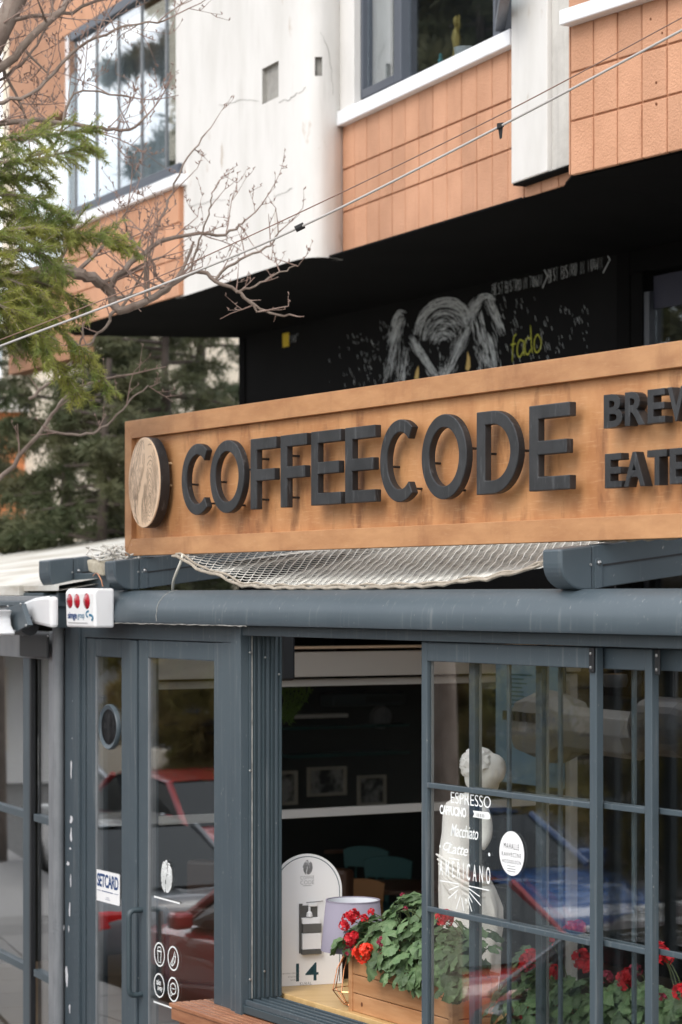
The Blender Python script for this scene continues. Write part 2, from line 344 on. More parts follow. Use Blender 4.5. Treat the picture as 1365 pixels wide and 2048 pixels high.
 poster=dict(col=(.07,.13,.18), rough=.5, col2=(.10,.17,.22), scale=3), gunmetal=dict(col=(.085,.083,.078), rough=.5, col2=(.12,.118,.11), scale=5),
 bulb=dict(col=(1,.55,.18), rough=.3, glow=6), garland=dict(col=(.10,.19,.02), rough=.7), figurine_gold=dict(col=(.42,.30,.08), rough=.4, metal=.3), turquoise=dict(col=(.02,.28,.33), rough=.4),
 book_pink=dict(col=(.42,.05,.20), rough=.5),
)
# ------------------------------------------------------------------ frames of the place (plan directions read off the photograph)
CF = frame(360, 12.79, -2130)      # cafe front
WF = frame(107, 14.24, -1430)      # glazed wing to its left
BM = frame(685, 17.0, -1320)       # apartment block: middle parapet
BR = frame(1140, 13.59, -2400)     # right parapet
BL = frame(359, 19.05, -1643)      # left bay
MW = frame(725, 20.0, -1870)       # black wall under the overhang
def X(px, y=0.0, F=CF): return hit(F, px, HZ, 1, y).x
def Z(px, py, y=0.0, F=CF): return hit(F, px, py, 1, y).z
I4 = Matrix()
# ------------------------------------------------------------------ ground, road, pavement
def sheet(name, mat, x0, x1, y0, y1, z, kind='structure', F=CF):
    m = MB(); m.box(x0, x1, y0, y1, z-.5, z)
    return solo(m, name, mat, None, None, F=F, kind=kind)
g = MB(); g.add([(-300,-300,-1.0),(300,-300,-1.0),(300,300,-1.0),(-300,300,-1.0)], [(0,1,2,3)])
solo(g, 'ground', 'earth', None, None, kind='structure')
rm = MB(); rm.hexa([(-60,-8.6,-.78),(60,-8.6,-.78),(60,-1.9,-.78),(-60,-1.9,-.78),(-60,-8.6,-.60),(60,-8.6,-.60),(60,-1.9,-.46),(-60,-1.9,-.46)])   # the street lies below the raised cafe terrace and falls away from it
solo(rm, 'road', 'asphalt', None, None, F=CF, kind='structure')
pv = sheet('pavement', 'kerb', -40, 30, -1.9, .3, -.03)
sheet('far_pavement', 'kerb', -60, 60, -11.5, -8.6, -.47)
slab = MB(); slab.box(-.295, .295, -.295, .295, -.03, .0)
slabm = None
for i in range(24):
    for j in range(3):
        if slabm is None: slabm = slab.mesh('paving_slab', 'paving')
        inst(slabm, 'paving_slab', pv, CF, (-9+i*.6, -1.55+j*.6, .0))
# ------------------------------------------------------------------ apartment block
AB = thing('apartment_building', 'apartment block with terracotta parapets, white concrete walls and black painted underside', 'building', turned(0, 20, 0))
SOF = EYE+670*17/FPX               # underside of the overhang
TOP = 10.4
def parapet(F, x0, pitch, ncol, zs, y0=0.0):
    """stucco parapet scored into blocks: backing with proud blocks"""
    m = MB(); m.box(x0-.02, x0+pitch*ncol+.02, y0+.010, y0+.25, zs[-1]+.012, zs[0])
    build(m, 'parapet_wall', 'groove', AB, F)
    for r in range(len(zs)-1):
        h = zs[r]-zs[r+1]; b = MB(); b.box(.0055, pitch-.0055, 0, .03, .0055, h-.0055)
        o0 = MB(); o0.v, o0.f = b.v, b.f
        me = b.mesh('stucco_block', 'terracotta')
        for c in range(ncol):
            o = inst(me, 'stucco_block', AB, F, (x0+c*pitch, y0-.002+R.uniform(-.0015,.0015), zs[r+1])); finish(o, .004, seg=1)
def at_z(F, pys, px): return [Z(px, p, 0, F) for p in pys]
zM = at_z(BM, (252, 341, 426, 519.5), 686)
xm0 = X(685.5, 0, BM); pm = (X(1020, 0, BM)-xm0)/12.1
parapet(BM, xm0, pm, 16, zM)
zR = at_z(BR, (50, 146, 243, 352), 1144)
xr0 = X(1141, 0, BR); pr = (X(1342, 0, BR)-xr0)/4.15
parapet(BR, xr0, pr, 10, zR)
zL = at_z(BL, (373, 445, 517, 592), 358)
xl0 = X(128, 0, BL); pl = (X(358.5, 0, BL)-xl0)/9
parapet(BL, xl0, pl, 9, zL)
# rusty drip holes and anchor stubs on the right parapet
m = MB()
for px, py in ((1303, 38), (1326, 66), (1314, 165), (1314, 208)):
    m.lathe([(.0,-.006),(.007,-.006),(.009,.0)], 8, (X(px,0,BR), 0, Z(px,py,0,BR)), 'y')
build(m, 'anchor_stub', 'rust', AB, BR)
# window sills
def sill(F, xa, xb, zb, th, y0, y1, mat='sill'):
    m = MB(); m.box(xa, xb, y0, y1, zb, zb+th); return build(m, 'window_sill', mat, AB, F, bevel=.008)
sill(BM, X(676,-.05,BM), X(1022,-.05,BM), zM[0]-.012, .10, -.06, .22)
sill(BR, X(1121,-.07,BR), X(1500,0,BR), zR[0]-.010, .085, -.08, .22)
sill(BL, X(143,-.04,BL), X(357,-.04,BL), zL[0]+.0, .09, -.05, .2)
# white concrete wall: a curved sheet with two broken-out patches
def plan(px, py): Y = (SOF-EYE)*FPX/(HZ-py); return Vector(((px-CXP)/FPX*Y, Y))
ctrl = [plan(*p) for p in ((352,596.5),(375,590),(430,572),(500,549),(545,534.5),(580,523.5),(610,516.5),(640,514.5),(668,516.5),(686,520))]
cpath = [Vector((p.x, p.y)) for p in smoothpath([(p.x, p.y, 0) for p in ctrl], 6)]
def pxof(p): return CXP+FPX*p.x/p.y
def zof(p, py): return EYE+(HZ-py)/FPX*p.y
holes = [(523, 556, 209, 138), (631, 646, 152, 114)]           # px range, rows
near = lambda px: min(range(len(cpath)), key=lambda i: abs(pxof(cpath[i])-px))
H = []
for a, b, lo_, hi_ in holes:
    i, j = near(a), near(b); j = max(j, i+1)
    H.append((i, j, zof(cpath[i], lo_), zof(cpath[i], hi_)))
zr = sorted({SOF, TOP, 6.2, 8.0, 9.0} | {z for h in H for z in h[2:]})
nrm = []
for i in range(len(cpath)):
    d = (cpath[min(i+1, len(cpath)-1)]-cpath[max(i-1, 0)]).normalized(); nrm.append(Vector((-d.y, d.x)))   # inwards
inholes = lambda i, k: any(h[0] <= i < h[1] and h[2]-1e-6 <= zr[k] and zr[k+1] <= h[3]+1e-6 for h in H)
m = MB(); nv = len(zr)
m.v = [Vector((p.x, p.y, z)) for p in cpath for z in zr]
m.f = [(i*nv+k, (i+1)*nv+k, (i+1)*nv+k+1, i*nv+k+1) for i in range(len(cpath)-1) for k in range(nv-1) if not inholes(i, k)]
lower = [p.copy() for p in cpath]; n2 = len(m.v)               # rounded bottom lip and thickness
for p, q in zip(cpath, nrm):
    m.v += [Vector((p.x+q.x*.25, p.y+q.y*.25, SOF+.010)), Vector((p.x+q.x*.25, p.y+q.y*.25, TOP))]
for i in range(len(cpath)-1):
    m.f += [(i*nv+nv-1, (i+1)*nv+nv-1, n2+2*i+3, n2+2*i+1)]
m.f += [tuple([k for k in range(nv)]+[n2+1, n2]), tuple([(len(cpath)-1)*nv+k for k in range(nv)]+[n2+2*len(cpath)-1, n2+2*len(cpath)-2])]
build(m, 'concrete_wall', 'concrete', AB, None, smooth=False)
m = MB()
for p, q in zip(cpath, nrm): m.v += [Vector((p.x+q.x*e, p.y+q.y*e, SOF+.006)) for e in (.004, .25)]
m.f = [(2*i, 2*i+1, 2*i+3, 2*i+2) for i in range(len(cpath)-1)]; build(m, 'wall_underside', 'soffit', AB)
for i, j, za, zb in H:                                          # the recess behind each hole
    m = MB(); dp = .035
    f = [Vector((cpath[t].x, cpath[t].y)) for t in range(i, j+1)]; b = [Vector((cpath[t].x+nrm[t].x*dp, cpath[t].y+nrm[t].y*dp)) for t in range(i, j+1)]
    for t in range(j-i):
        m.add([(b[t].x,b[t].y,za),(b[t+1].x,b[t+1].y,za),(b[t+1].x,b[t+1].y,zb),(b[t].x,b[t].y,zb)], [(0,1,2,3)])
        m.add([(f[t].x,f[t].y,za),(f[t+1].x,f[t+1].y,za),(b[t+1].x,b[t+1].y,za),(b[t].x,b[t].y,za)], [(0,1,2,3)])
        m.add([(f[t].x,f[t].y,zb),(f[t+1].x,f[t+1].y,zb),(b[t+1].x,b[t+1].y,zb),(b[t].x,b[t].y,zb)], [(0,1,2,3)])
    for t in (0, j-i):
        m.add([(f[t].x,f[t].y,za),(b[t].x,b[t].y,za),(b[t].x,b[t].y,zb),(f[t].x,f[t].y,zb)], [(0,1,2,3)])
    build(m, 'broken_patch', 'patch', AB)
# hairline cracks as thin dark slivers just proud of the wall
def on_wall(px, py, off=.002):
    i = near(px); i = min(max(i, 1), len(cpath)-2)
    a, b = (cpath[i], cpath[i+1]) if pxof(cpath[i]) <= px else (cpath[i-1], cpath[i])
    t = (px-pxof(a))/(pxof(b)-pxof(a)+1e-9); p = a.lerp(b, t)
    return Vector((p.x-nrm[i].x*off, p.y-nrm[i].y*off, zof(p, py)))
m = MB()
for line in ([(440,212),(462,204),(490,200),(524,205)], [(557,205),(580,198),(598,184),(616,175)], [(640,62),(655,95),(664,150),(666,200)], [(380,412),(420,402),(462,398)], [(548,392),(566,386),(590,372)]):
    pts = []
    for (a, b), (c, d) in zip(line, line[1:]):
        for k in range(5):
            t = k/5; pts.append(on_wall(a+(c-a)*t+R.uniform(-2,2), b+(d-b)*t+R.uniform(-2.5,2.5)))
    m.tube(pts, [.0025*R.uniform(.4,1) for _ in pts], 4)
build(m, 'crack', 'patch', AB, None)
# straight concrete strip beside the middle window
m = MB(); m.box(X(662,-.03,BM), X(708,-.03,BM), -.03, .25, zM[0]+.09, TOP); build(m, 'concrete_wall', 'concrete', AB, BM, bevel=.006)
m = MB(); m.box(X(684,-.02,BM)-.06, X(686,-.0,BM)-.004, .012, .3, SOF+.01, zM[0]-.02); build(m, 'concrete_wall', 'concrete', AB, BM)
# fin between the middle window and the right parapet
fy = -.09; xa, xb = X(1022.5,fy,BM), X(1094,fy,BM)
FZ = Z(1023, 368, fy, BM)
m = MB(); m.box(xa, xb, fy, .1, FZ, TOP); build(m, 'concrete_fin', 'concrete', AB, BM, bevel=.008)
m = MB(); m.box(xb+.003, X(1150,fy+.03,BM), fy+.03, .1, FZ+.004, TOP); build(m, 'concrete_fin', 'concrete_grey', AB, BM, bevel=.008)
m = MB(); m.box(xa+.012, X(1142,fy,BM), fy+.008, .09, FZ-.012, FZ-.002); build(m, 'fin_underside', 'soffit', AB, BM)
# side walls and upper storey behind
m = MB(); m.box(xr0-.012, xr0-.002, .0, .6, SOF+.01, TOP); build(m, 'parapet_return', 'terracotta', AB, BR)
# underside of the overhang
def wp(F, x, y): q = F @ Vector((x, y, 0)); return (q.x, q.y)
def gp(px, Y): return ((px-CXP)/FPX*Y, Y)
edge = [gp(128, 21.55)] + [wp(BL, X(359,.02,BL), .02)] + [(p.x+q.x*.03, p.y+q.y*.03) for p, q in zip(cpath[3:-8], nrm[3:-8])] + \
       [wp(BM, X(1128,.02,BM), .02), wp(BR, xr0, .02), wp(BR, xr0+pr*10, .02), (8.0, 13), (6.5, 19), wp(MW, 4.6, .3), wp(MW, X(478,0,MW), .3), gp(478, 22.2), gp(150, 22.0)]
m = MB(); n = len(edge)
m.add([(x, y, SOF+.004) for x, y in edge]+[(x, y, SOF+.016) for x, y in edge],
      [tuple(range(n)), tuple(range(2*n-1, n-1, -1))]+[(i, i+n, (i+1) % n+n, (i+1) % n) for i in range(n)])
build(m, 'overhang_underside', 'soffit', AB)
# shadow-side drop under the right parapet (slanted haunch)
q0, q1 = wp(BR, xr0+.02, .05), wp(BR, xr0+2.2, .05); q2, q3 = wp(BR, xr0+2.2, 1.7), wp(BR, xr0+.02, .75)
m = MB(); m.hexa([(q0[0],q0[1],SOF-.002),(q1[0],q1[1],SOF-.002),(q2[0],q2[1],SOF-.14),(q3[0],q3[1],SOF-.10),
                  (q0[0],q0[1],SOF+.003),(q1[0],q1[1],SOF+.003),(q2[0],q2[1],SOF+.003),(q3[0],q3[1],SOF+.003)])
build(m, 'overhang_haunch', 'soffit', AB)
# black wall with the chalk drawing
xw0, xw1 = X(478,0,MW), X(1236,0,MW)
m = MB(); m.box(xw0, xw1, 0, .25, 2.2, SOF+.003); mural = build(m, 'black_wall', 'chalkboard', AB, MW)
m = MB(); m.box(X(484,0,MW), X(492,0,MW), -.012, -.001, 3.0, SOF-.02); build(m, 'corner_strip', 'soffit', mural, MW)
def mw(px, py): p = hit(MW, px, py, 1, 0.0); return (p.x, p.z)
ST = {'B':[[(0,0),(0,1),(.6,.9),(.6,.6),(0,.52),(.7,.42),(.65,.05),(0,0)]], 'E':[[(.6,1),(0,1),(0,0),(.6,0)],[(0,.5),(.5,.5)]],
 'S':[[(.6,.9),(.25,1),(0,.78),(.25,.55),(.6,.3),(.4,0),(0,.1)]], 'T':[[(0,1),(.7,1)],[(.35,1),(.35,0)]], 'I':[[(.1,1),(.1,0)]],
 'R':[[(0,0),(0,1),(.55,.88),(.5,.55),(0,.5),(.65,0)]], 'O':[[(.3,1),(0,.75),(0,.25),(.3,0),(.6,.25),(.6,.75),(.3,1)]],
 'N':[[(0,0),(0,1),(.6,0),(.6,1)]], 'W':[[(0,1),(.2,0),(.42,.7),(.65,0),(.85,1)]], ' ':[], '>':[[(0,1.45),(.35,.55),(0,-.35)]],
 '2':[[(0,.8),(.25,1),(.5,.8),(0,0),(.55,0)]], '3':[[(0,.95),(.4,.95),(.2,.55),(.5,.3),(.2,0),(0,.08)]], '0':[[(.25,1),(0,.7),(.05,.2),(.3,0),(.5,.3),(.5,.75),(.25,1)]],
 '*':[[(.1,1.1),(.2,1),(.1,.9),(.02,1),(.1,1.1)]]}
WD = {'I':.35,' ':.45,'>':.55,'W':1.1,'T':.85,'*':.3}
def chalk_text(mb, s, p0, p1, h, wd, y=-.0025):
    adv = sum(WD.get(c, .82) for c in s); t = 0
    for c in s:
        for line in ST[c]:
            pts = []
            for gx, gz in line:
                u = (t+gx*.9)/adv
                bx, bz = p0[0]+(p1[0]-p0[0])*u, p0[1]+(p1[1]-p0[1])*u
                pts.append((bx+R.uniform(-.003,.003), bz+gz*h+R.uniform(-.004,.004)))
            mb.stroke(pts, wd*R.uniform(.8,1.2), y)
        t += WD.get(c, .82)
m = MB()
for wd_s in ((('BEST',986,1009),('BISTRO',1012,1045),('IN',1048,1057),('TOWN',1060,1087),(986,590,1087,571,.082)), (('BEST',1098,1118),('BISTRO',1124,1156),('IN',1162,1171),('TOWN',1175,1208),(1098,565,1208,535,.092))):
    xa_, ya_, xb_, yb_, hh = wd_s[-1]
    for s_, p0, p1 in wd_s[:-1]:
        bl = lambda p: ya_+(yb_-ya_)*(p-xa_)/(xb_-xa_)
        chalk_text(m, s_, mw(p0, bl(p0)), mw(p1, bl(p1)), hh, .0062)
for P3 in (((1087,534),(1096,552),(1086,576)), ((1209,499),(1221,519),(1207,546))): m.stroke([mw(*p) for p in P3], .011, -.0025, False)
build(m, 'chalk_lettering', 'chalk', mural, MW)
m = MB(); chalk_text(m, '230*', mw(578,686), mw(597,682), .06, .006); build(m, 'chalk_lettering', 'chalk', mural, MW)
m = MB(); a, b = mw(567,695), mw(579,665); m.box(a[0], b[0], -.006, -.0005, a[1], b[1]); build(m, 'yellow_tag', 'tag_yellow', mural, MW)
m = MB()
def pl2(*pts): return [mw(*p) for p in pts]
for ln in ([(1026,724),(1027,690),(1029,674),(1034,668)], [(1022,690),(1033,687)],
           [(1048,683),(1041,680),(1036,692),(1036,708),(1041,714),(1048,702)], [(1049,680),(1048,700),(1050,711)],
           [(1063,678),(1056,676),(1051,688),(1052,704),(1057,709),(1063,698)], [(1062,650),(1064,690),(1066,706)],
           [(1076,668),(1070,680),(1070,698),(1075,705),(1082,696),(1083,680),(1076,668)]):
    m.stroke([(p.x, p.z) for p in smoothpath([(a, 0, b) for a, b in pl2(*ln)], 4)], .010, -.0025)
build(m, 'chalk_lettering', 'chalk_yellow', mural, MW)
m = MB(); mt_ = MB(); RR = random.Random(3)
def arcs(cx, cy, rx, ry, a0, a1, n, k, wd=.006, jit=3):
    n = int(n*1.5); wd *= .68
    for i in range(n):
        f = 1-i/n*k
        a = RR.uniform(a0, a1-15); l = RR.uniform(14, 46)
        pts = []
        for q in range(6):
            t = math.radians(min(a+l*q/5, a1))
            pts.append(mw(cx+rx*f*math.cos(t)+RR.uniform(-1,1), cy-ry*f*math.sin(t)+RR.uniform(-1,1)-(rx*f*math.cos(t))*.12))
        m.stroke(pts, wd*RR.uniform(.6,1.7), -.0025)
def hatch(x0, y0, x1, y1, spread, n, ln, wd=.007):
    if n > 5: n = int(n*1.5); wd *= .7
    for i in range(n):
        t = RR.random(); x = x0+(x1-x0)*t+RR.gauss(0, spread); y = y0+(y1-y0)*t+RR.gauss(0, spread*.6)
        dx, dy = x1-x0, y1-y0; d = math.hypot(dx, dy); l = ln*RR.uniform(.4, 1.2)
        bend = RR.uniform(-2, 2)
        m.stroke([mw(x, y), mw(x+dx/d*l*.5+bend, y+dy/d*l*.5), mw(x+dx/d*l, y+dy/d*l)], wd*RR.uniform(.6, 1.5), -.0025)
arcs(888, 672, 62, 78, 5, 172, 95, .25); arcs(888, 680, 50, 62, 5, 175, 110, .8, .0045)
arcs(888, 690, 30, 30, 10, 170, 40, .7, .004)
hatch(822, 672, 866, 744, 4.5, 60, 34); hatch(938, 645, 900, 738, 5.5, 75, 34)                    # the two light bands down the face
hatch(806, 628, 790, 668, 5, 45, 24); hatch(800, 632, 782, 742, 6, 50, 30); hatch(812, 690, 806, 752, 5, 34, 24)
hatch(966, 592, 944, 622, 6, 45, 26); hatch(975, 590, 1000, 650, 5, 50, 26); hatch(952, 622, 976, 716, 7, 62, 28); hatch(978, 660, 990, 725, 6, 45, 24)
arcs(972, 618, 24, 32, 20, 165, 45, .35); arcs(805, 655, 22, 36, 60, 175, 36, .35)
hatch(955, 690, 964, 735, 5, 18, 16)
for i in range(60): hatch(RR.uniform(868, 905), RR.uniform(690, 742), 886, 760, 1, 1, 12, .005)
for i in range(260):                                                                               # flecks scattered round the head
    x = RR.gauss(765, 42) if i < 160 else RR.uniform(1000, 1180); y = RR.uniform(640, 775) if i < 160 else RR.uniform(592, 725)
    if y < 660 and x < 760 or (x > 1090 and y < 610): continue
    l = RR.uniform(2, 15)*(1 if x > 990 else .8); m.stroke([mw(x, y), mw(x+l*.25, y+l)], .007*RR.uniform(.6, 1.3), -.0025)
build(m, 'chalk_elephant', 'chalk', mural, MW)
for a in ([(932,738),(935,720),(936,702),(941,716),(942,734),(938,742)], [(830,758),(833,742),(838,731),(839,745),(838,758)]):
    mt_.flat(pl2(*a), -.003)
build(mt_, 'chalk_tusk', 'tusk', mural, MW)
# dark door and window right of the drawing
m = MB()
m.box(xw1, xw1+.16, -.012, .2, 2.2, SOF); m.box(xw1+.16, xw1+3.2, -.01, .2, SOF-.16, SOF+.002)
m.box(xw1+.20, xw1+.34, -.03, .2, 2.2, SOF-.16); fr = build(m, 'shopfront_frame', 'soffit', AB, MW, bevel=.006)
m = MB(); m.box(xw1+.34, xw1+.40, -.02, .10, 2.2, SOF-.30); build(m, 'sash', 'win_dark', fr, MW, bevel=.004)
m = MB(); m.box(xw1+.40, xw1+3.2, .03, .038, 2.2, SOF-.28); build(m, 'pane', 'upper_glass', fr, MW)
m = MB(); m.box(xw1+.34, xw1+3.2, .8, .85, 2.2, SOF-.2); m.box(xw1+.28, xw1+.33, .2, .8, 2.2, SOF-.2); build(m, 'dark_room', 'room_dark', fr, MW)
m = MB(); m.box(xw1+.41, xw1+3.2, .012, .022, EYE+(HZ-598)*15.8/FPX, SOF-.2); build(m, 'dark_pane_standin', 'navy_blind', fr, MW)  # navy sheet added to stand in for dark reflection in the pane top
# middle window
zs0 = zM[0]+.088
m = MB(); y0, y1 = .05, .15; gx = lambda px: X(px, y0, BM)
m.box(gx(706), gx(722), y0, y1, zs0, TOP-.6); m.box(gx(722), gx(986), y0, y1, zs0, zs0+.05)
m.box(gx(986), gx(1001), y0, y1, zs0, TOP-.6); m.box(gx(1001), gx(1030), y0, y1, zs0, zs0+.05)
wm = build(m, 'window_frame', 'win_frame', AB, BM, bevel=.006)
m = MB(); y2 = .02
m.box(gx(722), gx(733), y2, .10, zs0+.05, TOP-.6); m.box(gx(796), gx(810), y2, .10, zs0+.05, TOP-.6); m.box(gx(733), gx(796), y2, .10, zs0+.05, zs0+.11)
build(m, 'sash', 'win_frame', wm, BM, bevel=.006)
m = MB(); m.box(gx(733), gx(796), .06, .066, zs0+.11, TOP-.6); build(m, 'pane', 'upper_glass', wm, BM)
m = MB(); m.box(gx(810), gx(986), .08, .086, zs0+.05, TOP-.6); build(m, 'pane', 'upper_glass', wm, BM)
m = MB(); A = Matrix.Translation((gx(1003), .04, 0)) @ Matrix.Rotation(math.radians(-24), 4, 'Z')
mm = MB(); mm.box(0, .05, -.03, .03, zs0+.06, TOP-.6); mm.box(.05, .8, -.03, .03, zs0+.06, zs0+.12); build(mm, 'open_sash', 'win_dark', wm, BM @ A, bevel=.005)
mm = MB(); mm.box(.05, .8, -.004, .004, zs0+.12, TOP-.6); build(mm, 'pane', 'upper_glass', wm, BM @ A)
m = MB(); m.box(gx(690), gx(1120), 1.6, 1.65, zs0-.6, TOP); m.box(gx(690), gx(1120), .16, 1.6, zs0-.1, zs0-.02); m.box(gx(700)-.4, gx(700)-.35, .16, 1.6, zs0-.1, TOP); build(m, 'room_wall', 'room_dark', wm, BM)
m = MB()                                                       # pale cloth added behind the small sash
px0, px1 = X(728,.3,BM), X(790,.3,BM); k = 24
m.v = [Vector((px0+(px1-px0)*i/k, .22+.02*math.sin(i*1.9), z)) for i in range(k+1) for z in (zs0+.03, TOP-.7)]
m.f = [(2*i, 2*i+2, 2*i+3, 2*i+1) for i in range(k)]; build(m, 'curtain', 'curtain', wm, BM, smooth=True)
# things on the inside ledge of the middle window
m = MB(); c = (X(918,.13,BM), .17, zs0+.02)
m.lathe([(.045,0),(.058,.01),(.066,.10),(.070,.115),(.062,.115),(.055,.09),(.0,.085)], 20, c); solo(m, 'plant_pot', 'white_plastic', 'small white bowl on the ledge inside the upper window', 'bowl', BM, smooth=True)
m = MB(); c0 = Vector((X(893,.13,BM), .20, zs0+.02))
m.lathe([(.035,0),(.03,.02),(.012,.03),(.028,.10),(.020,.16),(.032,.22),(.022,.27),(.010,.29),(.020,.32),(.018,.35),(.0,.37)], 14, c0)
m.tube([c0+Vector((.02,0,.25)), c0+Vector((.05,0,.29)), c0+Vector((.045,0,.36))], .008, 6)
solo(m, 'figurine', 'figurine_gold', 'slim golden figurine standing inside the upper window', 'figurine', BM, smooth=True)
m = MB(); c0 = Vector((X(876,.13,BM), .15, zs0+.02)); m.lathe([(.022,0),(.020,.05),(.012,.06),(.018,.10),(.010,.115),(.014,.13),(.0,.15)], 12, c0)
solo(m, 'figurine', 'turquoise', 'tiny turquoise figurine beside the golden one in the upper window', 'figurine', BM, smooth=True)
m = MB(); m.hexa([Vector((X(945,.13,BM)+a, .24+b, zs0+.02+c)) for a,b,c in ((0,0,0),(.16,0,0),(.16,.03,0),(0,.03,0),(.02,.03,.14),(.18,.03,.14),(.18,.06,.14),(.02,.06,.14))])
solo(m, 'tray', 'far_cream', 'beige tray leaning inside the upper window', 'tray', BM)
# left bay: frameless folding panes over the parapet, terracotta band above
zb0, zb1 = zL[0]+.09, EYE+(1190-62)*21.3/FPX
m = MB(); m.box(X(143,0,BL), X(358,0,BL), -.01, .10, zb1-.08, zb1); build(m, 'window_head', 'win_frame', AB, BL, bevel=.006)
m = MB(); m.box(X(145,0,BL), X(358,0,BL), -.01, .10, zb0, zb0+.07); m.box(X(145,0,BL)+.001, X(358,0,BL)-.001, .0, .06, zb0+.0701, zb0+.10); wl = build(m, 'window_frame', 'win_frame', AB, BL, bevel=.006)
seams = [145, 187, 231, 277, 326, 358]
for a, b in zip(seams, seams[1:]):
    m = MB(); m.box(X(a,0,BL)+.004, X(b,0,BL)-.004, .03+R.uniform(-.004,.004), .040, zb0+.10, zb1-.08); build(m, 'pane', 'upper_glass', wl, BL)
    m = MB(); m.box(X(a,0,BL)-.006, X(a,0,BL)+.006, .022, .048, zb0+.10, zb1-.08); build(m, 'pane_edge', 'alu_pale', wl, BL)
m = MB(); k = 120; xa, xb = X(150,.7,BL), X(352,.7,BL)
m.v = [Vector((xa+(xb-xa)*i/k, .62+.03*math.sin(i*.9)+.02*math.sin(i*.31), z)) for i in range(k+1) for z in (zb0+.02, zb1)]
m.f = [(2*i, 2*i+2, 2*i+3, 2*i+1) for i in range(k)]; build(m, 'curtain', 'curtain', wl, BL, smooth=True)  # pleated cloth added so that the bay glass looks bright
m = MB(); m.box(X(120,0,BL), X(352,0,BL), -.01, .3, zb1, TOP); build(m, 'parapet_wall', 'terracotta', AB, BL)
m = MB(); m.box(X(131,0,BL), X(138,0,BL), .0, .8, SOF+.01, zb1-.001); build(m, 'pane', 'upper_glass', AB, BL)
# recessed stretch farther left
m = MB(); y = .9; xa, xb = X(18,y,BL), X(150,y,BL)
m.box(xa, xb, y, y+.2, SOF, zL[0]+.02); build(m, 'parapet_wall', 'terracotta', AB, BL); m = MB(); m.box(xa, xb, y, y+.2, zb1-.12, TOP); build(m, 'parapet_wall', 'terracotta', AB, BL)
m = MB(); m.box(xa, xb, y-.06, y+.2, zL[0]+.02, zL[0]+.11); build(m, 'window_sill', 'sill', AB, BL)
m = MB(); m.box(xa, xb, y+.08, y+.09, zL[0]+.11, zb1-.12); build(m, 'pane', 'upper_glass', AB, BL)
m = MB(); m.box(xa, xb, y+.7, y+.75, zL[0]+.0, zb1); build(m, 'curtain', 'curtain', AB, BL)
# flat roof
m = MB(); n = len(edge)
m.add([(x, y, TOP) for x, y in edge]+[(x, y, TOP+.3) for x, y in edge],
      [tuple(range(n)), tuple(range(2*n-1, n-1, -1))]+[(i, i+n, (i+1) % n+n, (i+1) % n) for i in range(n)])
build(m, 'roof', 'concrete_grey', AB)
# ------------------------------------------------------------------ cafe pavilion: frame, gutter, door, sliding windows, roof
CP = thing('cafe_pavilion', 'glazed cafe front in dark grey aluminium with double door and sliding windows', 'pavilion', CF, (X(150), 0, 0))
XE = X(1365)+3.2                                     # right end, beyond the picture
GZ0, GZ1 = Z(500, 1251, -.1), Z(500, 1180, -.03)     # gutter bottom and top
CZ = hit(CF, 559, 1991, 1, .185).z+.022                                             # counter level
def cpart(mb, name, mat='alu', bevel=.004, parent=None, **k): return build(mb, name, mat, parent or CP, CF, bevel=bevel, **k)
def cbox(name, x0, x1, y0, y1, z0, z1, mat='alu', bevel=.004, parent=None, **k):
    m = MB(); m.box(x0, x1, y0, y1, z0, z1); return cpart(m, name, mat, bevel, parent, **k)
# gutter: rounded fascia in two lengths with a sealed joint
gp_ = [(.12, GZ1), (.0, GZ1)]+[(-.120+.120*math.cos(t), GZ1-.125+.125*math.sin(t)) for t in [math.pi/2*(1+i/14) for i in range(0)]]+[(-.125*math.sin(t), GZ1-.128*(1-math.cos(t))) for t in [math.pi/2*i/14 for i in range(1, 15)]]+[(-.126, GZ0+.012), (-.120, GZ0), (.12, GZ0)]
for a, b in ((X(182,-.1), X(322,-.1)-.002), (X(322,-.1)+.002, XE)):
    m = MB(); m.prismx(gp_, a, b); o = cpart(m, 'gutter', bevel=0, smooth=True)
m = MB(); xj = X(322,-.1)
m.tube([(xj+R.uniform(-.005,.005), y-.001, z) for y, z in [(gp_[1][0]*(1-t)+0*t, gp_[1][1]) for t in (0,)]+gp_[2:-2]], .0014, 5); cpart(m, 'sealant_joint', 'seal', 0)
m = MB(); pts = []
for i in range(60):
    t = i/59; pts.append((X(215,-.1)+t*(X(500,-.1)-X(215,-.1)), -.119, GZ0-.003+R.uniform(-.002,.002)))
m.tube(pts, [.0022*R.uniform(.4,1.5) for _ in pts], 5); cpart(m, 'sealant_joint', 'seal', 0)
# head rail under the gutter
RZ = Z(500, 1271, 0.)
cbox('head_rail', X(497), XE, -.035, .16, RZ, GZ0-.003)
for i in range(7): pass
